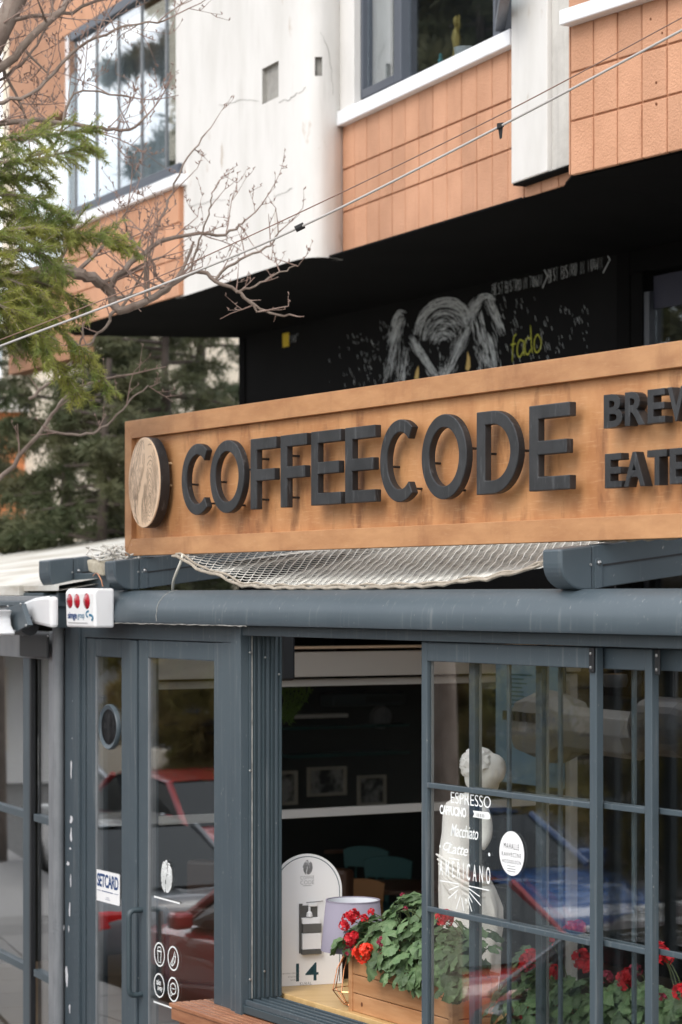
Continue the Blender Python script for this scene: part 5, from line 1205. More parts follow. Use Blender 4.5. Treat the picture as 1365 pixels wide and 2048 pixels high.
def geranium(label, x0, x1, ytop_fn, yc, n, seed, flowers, base_z):
    """leaves spread through a mound over the box, spilling over its front edge"""
    rr = random.Random(seed); t = thing('geranium', label, 'plant', CF, ((x0+x1)/2, yc, base_z-.03), 'geraniums in the planters'); stems = MB()
    for i in range(n):
        u = rr.random(); x = x0+(x1-x0)*u
        lo_, hi_ = ytop_fn(u)
        v = rr.random()**.8; z = lo_+(hi_-lo_)*v
        hm = max(0.0, min(1.0, (z-base_z)/max(hi_-base_z, .05)))
        depth = .17*math.sqrt(max(0, 1-hm**2))+.03
        y = yc-depth*rr.uniform(.55,1.08) if rr.random() < .8 else yc+depth*rr.uniform(-.4,.9)
        if z < base_z: y = min(y, yc-.15)-rr.uniform(0,.03)
        out = Vector(((u-.5)*.9+rr.gauss(0,.35), (y-yc)*5+rr.gauss(0,.25), .55+.6*hm+rr.gauss(0,.25))).normalized()
        q = out.to_track_quat('Z', 'Y'); q2 = q @ Matrix.Rotation(rr.uniform(0,6.28), 3, 'Z').to_quaternion()
        inst(rr.choice(LEAF), 'leaf', t, CF, (x, y, z), q2, rr.uniform(.75,1.2))
        if i % 2 == 0:
            r0 = Vector((x0+(x1-x0)*(.5+(u-.5)*.7), yc+rr.uniform(-.05,.05), base_z-.02)); stems.tube(bez(r0, Vector((r0.x*.6+x*.4, yc, max(z,base_z)+.02)), Vector((x,y,z)), n=5), [.004,.004,.0035,.003,.0025,.002], 5)
    build(stems, 'stem', 'stem', t, CF, smooth=True)
    for px, py, y, k, s_ in flowers:
        p = hit(CF, px, py, 1, y); inst(FLW[k], 'flower_head', t, CF, p, Matrix.Rotation(rr.uniform(0,6.28), 3, 'Z').to_quaternion(), s_)
    sm = MB()
    for px, py, y, k, s_ in flowers: p = hit(CF, px, py, 1, y); sm.tube(bez(Vector((p.x+rr.uniform(0,.06), yc, base_z)), Vector((p.x+.02, yc-.05, p.z-.05)), p, n=5), .0025, 5)
    build(sm, 'flower_stalk', 'stem', t, CF, smooth=True)
    return t
yc = py0+.125; zr1 = pz+ph
def prof1(u):
    k = [(0,-.02,.14),(.12,.01,.19),(.25,.0,.23),(.38,-.06,.34),(.50,-.08,.31),(.62,-.08,.26),(.75,-.03,.20),(.88,-.08,.24),(1,-.06,.16)]
    for a, b in zip(k, k[1:]):
        if u <= b[0]: t = (u-a[0])/(b[0]-a[0]); return zr1+a[1]+(b[1]-a[1])*t, zr1+a[2]+(b[2]-a[2])*t
    return zr1+k[-1][1], zr1+k[-1][2]
ff = py0-.06
geranium('bushy geranium with scarlet and orange blooms in the open window planter', pa-.02, pb+.16, prof1, yc, 250, 9,
  [(698,1838,ff,'r',1.0),(689,1852,ff,'r',.8),(708,1830,ff,'r',.85),(700,1880,ff,'r',1.0),(709,1872,ff,'r',.7),(699,1903,ff,'d',1.0),(725,1906,ff-.03,'o',1.35),(733,1898,ff-.03,'o',.9),(767,1884,ff,'d',1.1),(765,1905,ff,'d',.75),(729,1837,ff,'r',.6),(743,1824,ff,'r',.5),(754,1937,ff,'d',.5),(805,1790,yc,'d',.45),(811,1817,ff,'d',.45),(889,1838,py0-.02,'r',1.2),(897,1834,py0-.02,'r',.9)], zr1)
zr2 = pz+ph*.80
def prof2(u): return zr2-.16+.03*math.sin(u*23), zr2+.20+.05*math.sin(u*9+1)+.03*math.sin(u*21)-(.10 if u < .06 else 0)
geranium('wide geranium with many red blooms behind the right sashes', pc-.08, pc+1.22, prof2, yc, 300, 12,
  [(1060,1920,ff+.06,'r',1.3),(1052,1930,ff+.06,'r',1.0),(1066,1912,ff+.06,'r',.9),(1058,2024,ff+.06,'r',1.1),(1064,2016,ff+.06,'r',.9),(1053,2034,ff+.06,'r',.8),(1110,1945,ff+.06,'r',1.0),(1095,1880,ff+.06,'r',.9),(1144,1862,ff+.06,'r',1.2),(1158,1856,ff+.06,'r',1.0),(1164,1920,ff+.06,'r',1.3),(1172,1932,ff+.06,'r',1.0),(1249,1960,ff+.06,'r',1.1),(1258,1952,ff+.06,'r',1.0),(1252,1972,ff+.06,'r',.8),(1272,1940,ff+.06,'d',1.1),(1212,1955,ff+.06,'d',1.2),(1218,2000,ff+.06,'d',1.1),(1100,2010,ff+.06,'d',1.1),(1320,1906,ff+.06,'r',1.2),(1330,1915,ff+.06,'r',1.0),(1314,1898,ff+.06,'r',.9),(1362,1985,ff+.06,'r',1.0),(1325,1995,ff+.06,'d',.7)], zr2)
# ------------------------------------------------------------------ white plaster statue of a draped figure (plain stand-in)
sp_ = hit(CF, 935, 1700, 1, .80); sw_ = CF @ Vector((sp_.x, sp_.y, 0)); ss = FPX/sw_.y
SF = turned(sw_.x, sw_.y, 0)
ST_ = thing('plaster_statue', 'white plaster statue of a draped standing figure behind the window', 'statue', SF)
def sx(px): return (px-935)/ss
def sz(py): return EYE-(py-HZ)/ss
rows = [(2060,930,70,58),(2000,932,68,56),(1940,936,68,56),(1890,940,66,54),(1850,942,66,53),(1815,941,66,52),(1780,936,60,48),(1745,926,52,44),(1715,917,42,38),(1690,915,38,33),(1665,918,37,31),(1640,922,40,31),(1620,926,43,30),(1605,930,40,27),(1594,936,27,22),(1586,943,15,15),(1575,950,12,13),(1564,957,13,14)]
m = MB(); n = 48
for k, (py, cx, rx, ry) in enumerate(rows):
    for j in range(n):
        a = 2*math.pi*j/n; drape = max(0, min(1, (py-1700)/60))
        f = 1+drape*(.055*math.sin(a*9+py*.018)+.035*math.sin(a*17-py*.03)+.03*noise.noise(Vector((a*2, py*.02, 1))))
        m.v.append(Vector((sx(cx)+rx*.92/ss*f*math.cos(a), ry/ss*f*math.sin(a), sz(py))))
m.f = [(i*n+j, i*n+(j+1) % n, (i+1)*n+(j+1) % n, (i+1)*n+j) for i in range(len(rows)-1) for j in range(n)]+[tuple(range(n-1,-1,-1))]
# head: ovoid with brow, nose, chin, joined to the neck
o0 = len(m.v); hr, hs = 16, 24; hc = Vector((sx(971), -.01, sz(1546)))
for i in range(hr+1):
    ph_ = math.pi*i/hr
    for j in range(hs):
        a = 2*math.pi*j/hs; d = Vector((math.sin(ph_)*math.cos(a), math.sin(ph_)*math.sin(a), math.cos(ph_)))
        r_ = Vector((.088*d.x, .072*d.y, .112*d.z)); face = max(0, d.x)
        r_.x += .028*math.exp(-((d.z+.10)/.16)**2-(d.y/.22)**2)*face - .016*math.exp(-((d.z-.08)/.10)**2)*face + .008*math.exp(-((d.z+.75)/.2)**2)*face + .006*math.exp(-((d.z+.42)/.09)**2-(d.y/.3)**2)*face
        q = Matrix.Rotation(math.radians(50), 3, 'Y') @ r_; m.v.append(hc+q)
m.f += [(o0+i*hs+j, o0+i*hs+(j+1) % hs, o0+(i+1)*hs+(j+1) % hs, o0+(i+1)*hs+j) for i in range(hr) for j in range(hs)]
body = build(m, 'body', 'plaster', ST_, SF, smooth=True)
m = MB(); hr, hs = 20, 32                                        # wavy hair with a knot at the back
for c0, rx, ry, rz in ((hc+Vector((-.034,0,.036)), .088, .084, .086), (hc+Vector((-.085,0,.062)), .036, .040, .036)):
    o0 = len(m.v)
    for i in range(hr+1):
        ph_ = math.pi*i/hr
        for j in range(hs):
            a = 2*math.pi*j/hs; d = Vector((math.sin(ph_)*math.cos(a), math.sin(ph_)*math.sin(a), math.cos(ph_)))
            f = 1+.11*math.sin(d.z*20+d.y*6+6*noise.noise(d*3)); x = rx*d.x*f
            if rx > .05 and d.z < .2: x = min(x, .02)
            m.v.append(c0+Matrix.Rotation(math.radians(50), 3, 'Y') @ Vector((x, ry*d.y*f, rz*d.z*f)))
    m.f += [(o0+i*hs+j, o0+i*hs+(j+1) % hs, o0+(i+1)*hs+(j+1) % hs, o0+(i+1)*hs+j) for i in range(hr) for j in range(hs)]
build(m, 'hair', 'plaster', ST_, SF, smooth=True)
m = MB()                                                       # folded cloth edge slung over the hips and a sleeve at the right shoulder
for k in range(7):
    P_ = [Vector((sx(872+k*2), -.05-.008*k, sz(1706+k*9))), Vector((sx(900+k*2), -.105+.003*k, sz(1722+k*12))), Vector((sx(940+k*2), -.115, sz(1742+k*13))), Vector((sx(975+k), -.07, sz(1752+k*14)))]
    m.tube(smoothpath(P_, 6), [.004+.009*math.sin(math.pi*i/18) for i in range(19)], 8)
build(m, 'drapery_fold', 'plaster', ST_, SF, smooth=True)
m = MB(); m.tube(smoothpath([(sx(955),-.02,sz(1612)),(sx(966),-.06,sz(1640)),(sx(968),-.08,sz(1668)),(sx(958),-.10,sz(1690))], 6), [.050-.0012*i for i in range(19)], 14); build(m, 'upper_arm', 'plaster', ST_, SF, smooth=True)
m = MB(); m.box(-.22,.22,-.2,.2,0,sz(2060)+.002); build(m, 'pedestal', 'room_dark', ST_, SF, bevel=.01)
# hanging blue menu poster, spotlight and bulb seen through the sashes
y_ = 1.38; a = hit(CF, 992, 1562, 1, y_); b = hit(CF, 1128, 1330, 1, y_)
m = MB(); m.box(a.x, b.x, y_, y_+.006, a.z, b.z); po = solo(m, 'menu_poster', 'poster', 'hanging blue poster inside the front sash', 'poster', CF)
m = MB()
for i in range(15):
    z = b.z-.06-i*.022; m.box(a.x+.10, a.x+.10+R.uniform(.12,.30), y_-.0012, y_-.0004, z-.004, z+.003)
build(m, 'poster_lines', 'print_teal', po, CF)
sF = CF @ Matrix.Translation(hit(CF, 1090, 1452, 1, 1.1)) @ Matrix.Rotation(math.radians(-8), 4, 'Z')
SPT = thing('spotlight', 'big grey faceted hanging spotlight behind the sashes', 'spotlight', sF)
m = MB(); m.lathe([(.0,-.24),(.08,-.24),(.16,-.10),(.18,.05),(.17,.20),(.11,.30),(.11,.95),(.06,1.05),(.0,1.05)], 8, (0,0,0), 'x'); build(m, 'housing', 'gunmetal', SPT, sF, bevel=.006)
for k in range(5): m = MB(); m.box(-.10+k*.07,-.055+k*.07,-.180,-.150,.03,.075); build(m, 'vent_hole', 'black_plastic', SPT, sF)
m = MB(); m.tube([(.2,0,.17),(.2,0,.36)], .012, 8); build(m, 'hanger', 'black_plastic', SPT, sF)
sF2 = CF @ Matrix.Translation(hit(CF, 1352, 1455, 1, .8)); SP2 = thing('spotlight', 'black round spotlight at the right edge behind the sash', 'spotlight', sF2)
m = MB(); m.lathe([(.0,-.20),(.11,-.20),(.13,-.16),(.13,.10),(.08,.22),(.0,.22)], 24, (0,0,0), 'x'); build(m, 'housing', 'black_plastic', SP2, sF2, bevel=.004)
m = MB(); m.tube([(0,0,.12),(0,0,.34)], .012, 8); build(m, 'hanger', 'black_plastic', SP2, sF2)
b = hit(CF, 1231, 1361, 1, 1.0); bF = CF @ Matrix.Translation(b); BU = thing('pendant_bulb', 'small glowing amber bulb hanging behind the second sash', 'bulb', bF)
m = MB(); m.lathe([(.0,-.022),(.012,-.018),(.016,-.006),(.010,.010),(.006,.02),(.0,.02)], 14); build(m, 'bulb', 'bulb', BU, bF, smooth=True)
m = MB(); m.tube([(0,0,.02),(0,0,.5)], .004, 6); m.lathe([(.05,-.03),(.06,.0),(.055,.03),(.052,.03),(.055,.0),(.045,-.03)], 16); build(m, 'holder', 'black_plastic', BU, bF, smooth=True)
# ------------------------------------------------------------------ slatted bar table outside the open window
tz = .80
ta = hit(CF, 414, 1995.5, 2, tz); tb = hit(CF, 341, 2006.5, 2, tz)
x0 = (ta.x+tb.x)/2; y0, y1 = tb.y, ta.y
OT = thing('slatted_table', 'reddish slatted wooden table against the open cafe window', 'table', CF, (x0, (y0+y1)/2, 0))
k = 6; pw = (y1-y0)/k
for i in range(k):
    m = MB(); m.box(x0+R.uniform(-.003,.003), x0+1.5, y0+i*pw+.004, y0+(i+1)*pw-.004, tz-.022, tz-R.uniform(0,.0015)); build(m, 'plank', 'teak', OT, CF, bevel=.004)
m = MB(); m.box(x0+.015, x0+1.48, y0+.012, y0+.034, tz-.085, tz-.023); build(m, 'apron', 'teak', OT, CF, bevel=.003)
m = MB(); m.box(x0+.015, x0+.037, y0+.035, y1-.02, tz-.085, tz-.023); build(m, 'apron', 'teak', OT, CF, bevel=.003)
for a in (x0+.05, x0+1.4):
    for b in (y0+.04, y1-.09): m = MB(); m.box(a, a+.05, b, b+.05, 0, tz-.024); build(m, 'leg', 'teak', OT, CF, bevel=.003)
# ------------------------------------------------------------------ overhead cables
def cable(name, mat, label, pts, r):
    m = MB(); m.tube(smoothpath([at(*p) for p in pts], 8), r, 8); return solo(m, name, mat, label, 'cable', smooth=True)
cb = cable('overhead_cable', 'cable_grey', 'thick grey overhead cable crossing in front of the building', [(-160,756,12.2),(0,692.5,12.0),(300,579,11.6),(600,454.5,11.2),(1000,253,10.5),(1365,60,9.9),(1600,-66,9.5)], .0056)
cable('overhead_cable', 'cable_brown', 'thin brown wire running just above the thick cable', [(-160,738,12.25),(0,680,12.05),(300,561,11.65),(600,425,11.25),(1000,230,10.55),(1365,35,9.95),(1600,-92,9.55)], .0028)
m = MB(); a = at(1000,253,10.5); m.hexa([a+Vector(v) for v in ((-.012,-.013,-.012),(.018,-.013,.0),(.018,.013,.0),(-.012,.013,-.012),(-.012,-.013,.012),(.016,-.013,.016),(.016,.013,.016),(-.012,.013,.012))]); m.hexa([a+Vector(v) for v in ((.0,-.003,-.055),(.010,-.003,-.05),(.010,.003,-.05),(.0,.003,-.055),(-.008,-.003,-.0),(.014,-.003,-.0),(.014,.003,.0),(-.008,.003,.0))])
build(m, 'tape_tag', 'rubber', cb); m = MB(); a = at(600,454.5,11.2); m.tube([a+Vector((-.02,0,-.010)), a+Vector((.02,0,.010))], .015, 8); build(m, 'cable_clip', 'rubber', cb)
# ------------------------------------------------------------------ bare tree left of the cafe, its boughs reaching into view
RB = random.Random(17)
BT = thing('bare_tree', 'leafless tree reaching budding twigs across the left of the building', 'tree', turned(-2.55, 13.2, 0), (0, 0, -.15))
tr, tw = MB(), MB()
def grow(p, d, ln, r, lev, up=.25, curl=.25):
    """a bough that forks into finer and finer twigs"""
    n = max(3, int(ln/.07)); pts = [Vector(p)]; d = d.normalized(); rs = [r]
    for i in range(n):
        d = (d+Vector((RB.gauss(0,curl), RB.gauss(0,curl)*.5, RB.gauss(0,curl)+up*.3))*.35).normalized()
        pts.append(pts[-1]+d*ln/n); rs.append(r*(1-.55*(i+1)/n))
    (tr if r > .008 else tw).tube(pts, rs, 7 if r > .01 else 5)
    if r < .0035:                                                # buds
        for q in pts[1::2]: tw.tube([q, q+Vector((RB.gauss(0,.006), RB.gauss(0,.006), .008)), q+Vector((RB.gauss(0,.008), 0, .018))], [.0035,.0045,.001], 4)
    if lev <= 0: return
    k = max(2, int(ln/.085))
    for j in range(k):
        i = RB.randint(max(1, n//4), n); s = Vector((RB.gauss(0,1), RB.gauss(0,.6), RB.gauss(.35,.8))).normalized()
        nd = (pts[i]-pts[i-1]).normalized()*.75+s*.8
        grow(pts[i], nd, ln*RB.uniform(.38,.68), max(rs[i]*RB.uniform(.45,.7), .0022), lev-1, up, curl*1.1)
def bough(pix, r0, r1, lev=2, every=2, tl=.5, up=.3, side=None):
    P = smoothpath([at(*p) for p in pix], 5); n = len(P); rs = [r0+(r1-r0)*i/(n-1) for i in range(n)]
    P = [p+Vector((RB.gauss(0,.006), RB.gauss(0,.006), RB.gauss(0,.006))) for p in P]
    tr.tube(P, rs, 9)
    for i in range(2, n, every):
        s = Vector((RB.gauss(0,.8), RB.gauss(0,.5), RB.gauss(.5,.7))).normalized(); t = (P[min(i+1,n-1)]-P[i-1]).normalized()
        grow(P[i], t*.6+s, tl*RB.uniform(.5,1.1), max(rs[i]*.42, .004), lev, up)
    grow(P[-1], P[-1]-P[-2], tl*.8, r1*.9, lev, up)
trunk = MB(); trunk.tube(smoothpath([(-2.55,13.2,-.15),(-2.52,13.2,1.2),(-2.46,13.25,2.6),(-2.4,13.3,4.0),(-2.2,13.35,5.2),(-1.95,13.4,5.9),(-1.62,13.5,6.6),(-1.2,13.6,7.6)], 5), [.13-.0027*i for i in range(36)], 14)
build(trunk, 'trunk', 'bark', BT, smooth=True)
bough([(-210,610,13.3),(-40,570,13.3),(100,540,13.4),(165,548,13.4),(215,578,13.5),(232,618,13.5),(290,605,13.5),(340,575,13.6)], .045, .016, 2, 4, .40)
bough([(215,578,13.5),(255,530,13.5),(300,500,13.6),(360,470,13.7),(450,470,13.8),(490,440,13.8)], .020, .005, 2, 3, .36)
bough([(300,600,13.5),(380,545,13.6),(430,560,13.6),(480,590,13.6),(520,625,13.6)], .016, .006, 1, 4, .22, .1)
bough([(430,560,13.6),(480,520,13.6),(540,490,13.7),(560,460,13.7)], .009, .004, 1, 4, .22, .5)
bough([(340,575,13.6),(310,545,13.6),(300,490,13.6),(330,420,13.7),(370,330,13.7),(410,270,13.8)], .010, .004, 1, 5, .22, .7)
bough([(232,618,13.5),(205,660,13.5),(172,690,13.5)], .010, .005, 1, 4, .2, -.2)
bough([(480,590,13.6),(530,622,13.6),(585,632,13.6)], .009, .005, 0, 5, .12)
bough([(470,585,13.6),(510,570,13.6),(560,545,13.7),(600,530,13.7)], .007, .003, 1, 4, .16)
bough([(60,800,13.6),(120,750,13.6),(160,690,13.6),(165,655,13.6)], .010, .005, 0, 6, .2)
bough([(-60,1010,13.9),(10,950,13.9),(90,850,13.9),(150,780,13.9),(250,750,13.9)], .016, .006, 1, 5, .3, .4)
bough([(90,860,13.9),(160,870,13.9),(215,850,13.9),(260,800,13.9),(300,770,13.9)], .009, .004, 1, 6, .2, .4)
bough([(-180,300,13.4),(-60,260,13.4),(40,245,13.4),(110,240,13.5),(190,255,13.5),(250,260,13.6),(300,230,13.6)], .020, .006, 2, 4, .38)
bough([(-160,220,13.4),(-20,150,13.4),(80,60,13.4),(150,-10,13.5),(200,-80,13.5)], .030, .012, 2, 3, .42)
bough([(-160,320,13.4),(-40,215,13.4),(60,190,13.4),(140,110,13.5),(230,60,13.5),(330,40,13.6)], .015, .005, 2, 2, .42)
bough([(-100,120,13.4),(20,40,13.4),(120,30,13.5),(240,-10,13.6),(350,-30,13.6)], .015, .006, 2, 2, .42)
bough([(-40,60,13.5),(15,150,13.5),(50,235,13.5)], .012, .006, 2, 2, .35)
bough([(-60,380,13.5),(30,330,13.5),(110,290,13.5),(150,190,13.5),(260,190,13.6)], .010, .005, 2, 2, .36)
bough([(-30,180,13.5),(40,130,13.5),(90,60,13.5),(110,-20,13.5)], .010, .004, 2, 2, .36)
bough([(300,600,13.5),(290,520,13.5),(250,450,13.5),(260,400,13.5)], .009, .004, 2, 2, .30, .7)
bough([(380,545,13.6),(400,480,13.6),(420,420,13.6),(425,380,13.6)], .007, .003, 1, 4, .18, .7)
build(tr, 'bough', 'bark', BT, smooth=True); build(tw, 'twigs', 'twig', BT)
# ------------------------------------------------------------------ conifer sprays
def needles(mb, p, d, n, ln, rr, w_=.0016, spread=1.0):
    d = d.normalized()
    for i in range(n):
        s = Vector((rr.gauss(0,1), rr.gauss(0,1), rr.gauss(0,1))); s = (s-d*s.dot(d)).normalized()
        e = (d*rr.uniform(.3,1.0)+s*spread*rr.uniform(.5,1)).normalized(); q = e.orthogonal().normalized()*w_
        b = p+d*rr.uniform(-.5,.5)*ln*.6; mb.add([b-q, b+q, b+e*ln*rr.uniform(.7,1.1)], [(0,1,2)])
RC2 = random.Random(31)
CD = thing('cedar_tree', 'yellow green cedar with drooping sprays at the left edge', 'tree', turned(-3.0, 12.4, 0), (0, 0, -.15))
nd, wd_ = MB(), MB()
m = MB(); m.tube(smoothpath([(-3.0,12.4,-.15),(-2.98,12.4,2.0),(-2.95,12.45,4.5),(-2.9,12.5,6.5),(-2.9,12.5,8.0)], 5), [.17-.007*i for i in range(21)], 14); build(m, 'trunk', 'bark', CD, smooth=True)
def spray(pix, r0=.012, droop=.5, dens=1.0, wid=.30):
    P = smoothpath([at(*p) for p in pix], 8); n = len(P)
    wd_.tube(P, [r0*(1-.8*i/n) for i in range(n)], 6)
    for i in range(2, n):
        t = (P[i]-P[i-1]).normalized(); f = i/n
        for k in range(int(2.2*dens+RC2.random())):
            s = Vector((RC2.gauss(0,.5), RC2.gauss(0,1), RC2.gauss(-.25*droop,.5))); s = (s-t*s.dot(t)).normalized()
            d = (t*.9+s*.9+Vector((0,0,-.25*droop))).normalized(); ln = wid*(1-.6*f)*RC2.uniform(.35,1); q = Vector(P[i]); steps = max(2, int(ln/.022))
            pts = [q.copy()]
            for j in range(steps):
                d = (d+Vector((RC2.gauss(0,.08), RC2.gauss(0,.08), -.05*droop+RC2.gauss(0,.06)))).normalized(); q = q+d*ln/steps; pts.append(q.copy())
                needles(nd, q, d, 16, .038, RC2, .0019)
            wd_.tube(pts[::2] if len(pts) > 4 else pts, .0022, 4, False)
        needles(nd, P[i], t, 16, .030, RC2, .0022)
for pix in ([(-190,330,12.6),(-60,290,12.6),(40,272,12.6),(110,268,12.7),(180,262,12.7)], [(-190,360,12.5),(-40,330,12.5),(60,320,12.5),(130,305,12.6),(182,292,12.6)],
            [(-190,400,12.6),(-60,370,12.6),(20,350,12.6),(90,365,12.6)], [(-190,470,12.5),(-80,420,12.5),(0,390,12.5),(70,400,12.5),(125,430,12.5)],
            [(-190,500,12.4),(-40,470,12.4),(60,455,12.4),(110,450,12.5),(140,470,12.5)], [(-190,560,12.5),(-60,500,12.5),(60,465,12.5),(150,465,12.5),(210,475,12.6),(255,492,12.6)],
            [(-190,570,12.4),(-50,520,12.4),(40,500,12.4),(90,510,12.4),(125,540,12.4)], [(-190,600,12.4),(-60,560,12.4),(20,560,12.4),(75,590,12.4),(105,625,12.4)],
            [(-190,620,12.3),(-60,600,12.3),(20,620,12.3),(70,660,12.3),(95,700,12.3)], [(-190,640,12.5),(-60,610,12.5),(40,620,12.5),(120,660,12.5),(175,710,12.5),(215,768,12.5)],
            [(-190,690,12.5),(-60,650,12.5),(30,660,12.5),(90,700,12.5),(130,745,12.5),(152,785,12.5)], [(-190,560,12.6),(-60,540,12.6),(60,560,12.6),(130,585,12.6),(170,610,12.6)],
            [(-190,660,12.7),(-60,600,12.7),(0,590,12.7),(40,610,12.7)], [(-190,500,12.7),(-60,430,12.7),(20,430,12.7),(60,440,12.7)]):
    spray(pix)
build(wd_, 'boughs', 'bark', CD, smooth=True); build(nd, 'needles', 'needle', CD, kind='stuff')
# ------------------------------------------------------------------ dark evergreens behind the wing
def evergreen(name, label, px, Y, base, top, spread, seed, mat='needle_dark', n_br=78, group='evergreen trees behind the wing', nl=.10, dens=1.0, nw=.008, low=.06):
    rr = random.Random(seed); Xc = (px-CXP)/FPX*Y; F = turned(Xc, Y, 0); t = thing(name, label, 'tree', F, (0,0,base), group)
    m = MB(); h = top-base; m.tube([Vector((rr.gauss(0,.03), rr.gauss(0,.03), base+h*i/8)) for i in range(9)], [.09*(1-.85*i/8)+.015 for i in range(9)], 9); build(m, 'trunk', 'bark_dark', t, F, smooth=True)
    lf, br = MB(), MB()
    for i in range(n_br):
        f = (i+rr.random())/n_br; z = base+h*(low+(.98-low)*f); a = rr.uniform(0, 6.283); ln = spread*(1.05-f*.75)*rr.uniform(.6,1.1)
        d = Vector((math.cos(a), math.sin(a), rr.uniform(-.05,.25))); p = Vector((0,0,z)); pts = [p.copy()]; k = max(4, int(ln/.16))
        for j in range(k):
            d = (d+Vector((rr.gauss(0,.10), rr.gauss(0,.10), -.055+rr.gauss(0,.06)))).normalized(); p = p+d*ln/k; pts.append(p.copy())
            if j >= 1:
                for _ in range(int(11*dens)):
                    s = Vector((rr.gauss(0,1), rr.gauss(0,1), rr.gauss(-.35,.45))).normalized(); e = (d*.6+s).normalized(); L_ = .34*(1-.45*j/k)*rr.uniform(.4,1); q = p.copy()
                    for u in range(5):
                        q = q+e*L_/5+Vector((0,0,-.008)); needles(lf, q, e, 3, nl, rr, nw, 1.1)
        br.tube(pts, [.022*(1-.8*j/len(pts)) for j in range(len(pts))], 5, False)
    build(br, 'branches', 'bark_dark', t, F); build(lf, 'foliage', mat, t, F, kind='stuff'); return t
evergreen('evergreen_tree', 'dark evergreen with a thick trunk directly left of the black wall', 400, 26.5, -.1, 8.2, 2.0, 41)
evergreen('evergreen_tree', 'dull green evergreen behind the white membrane roof', 130, 25.0, -.1, 6.4, 2.1, 42, dens=1.1)
evergreen('evergreen_tree', 'grey green evergreen at the far left edge', -60, 28.5, -.1, 6.0, 2.3, 43)
evergreen('evergreen_tree', 'slim evergreen between the two broad ones', 265, 30.0, -.1, 7.6, 1.7, 44, dens=.9)
evergreen('evergreen_tree', 'dense evergreen leaning against the sign end', 330, 24.0, -.1, 5.9, 1.8, 45, dens=1.2)
evergreen('evergreen_tree', 'low bushy evergreen above the membrane roof', 205, 23.5, -.1, 5.2, 1.8, 46, dens=1.2)
# ------------------------------------------------------------------ houses behind
def house(name, label, px, Y, wd, dp, h, wall, rot, rows=(), roofm='far_white', base=-.3):
    F = turned((px-CXP)/FPX*Y, Y, rot); t = thing(name, label, 'building', F, (0,0,base))
    m = MB(); m.box(-wd/2, wd/2, 0, dp, base, h); build(m, 'wall', wall, t, F)
    m = MB(); m.box(-wd/2-.2, wd/2+.2, -.2, dp+.2, h, h+.18); build(m, 'roof', roofm, t, F)
    for x, z, w2, h2 in rows:
        m = MB(); m.box(x-w2/2-.06, x+w2/2+.06, -.05, .0, z-.06, z+h2+.06); wn = build(m, 'window', 'far_white', t, F); m = MB(); m.box(x-w2/2, x+w2/2, -.062, -.045, z, z+h2); build(m, 'pane', 'far_glass', wn, F)
    return F, t
house('house', 'cream house wall between the evergreens and the black wall', 450, 33, 3.4, 5, 12, 'far_cream', 24)
house('house', 'low house with orange walls behind the evergreens', 240, 36, 3.6, 4, 5.6, 'far_orange', 10)
house('house', 'white apartment house far behind the left trees', 70, 52, 14, 8, 7.4, 'far_white', 8, [(x, z, 1.1, 1.4) for x in (-5,-2.5,0,2.5,5) for z in (1.2, 4.2)])
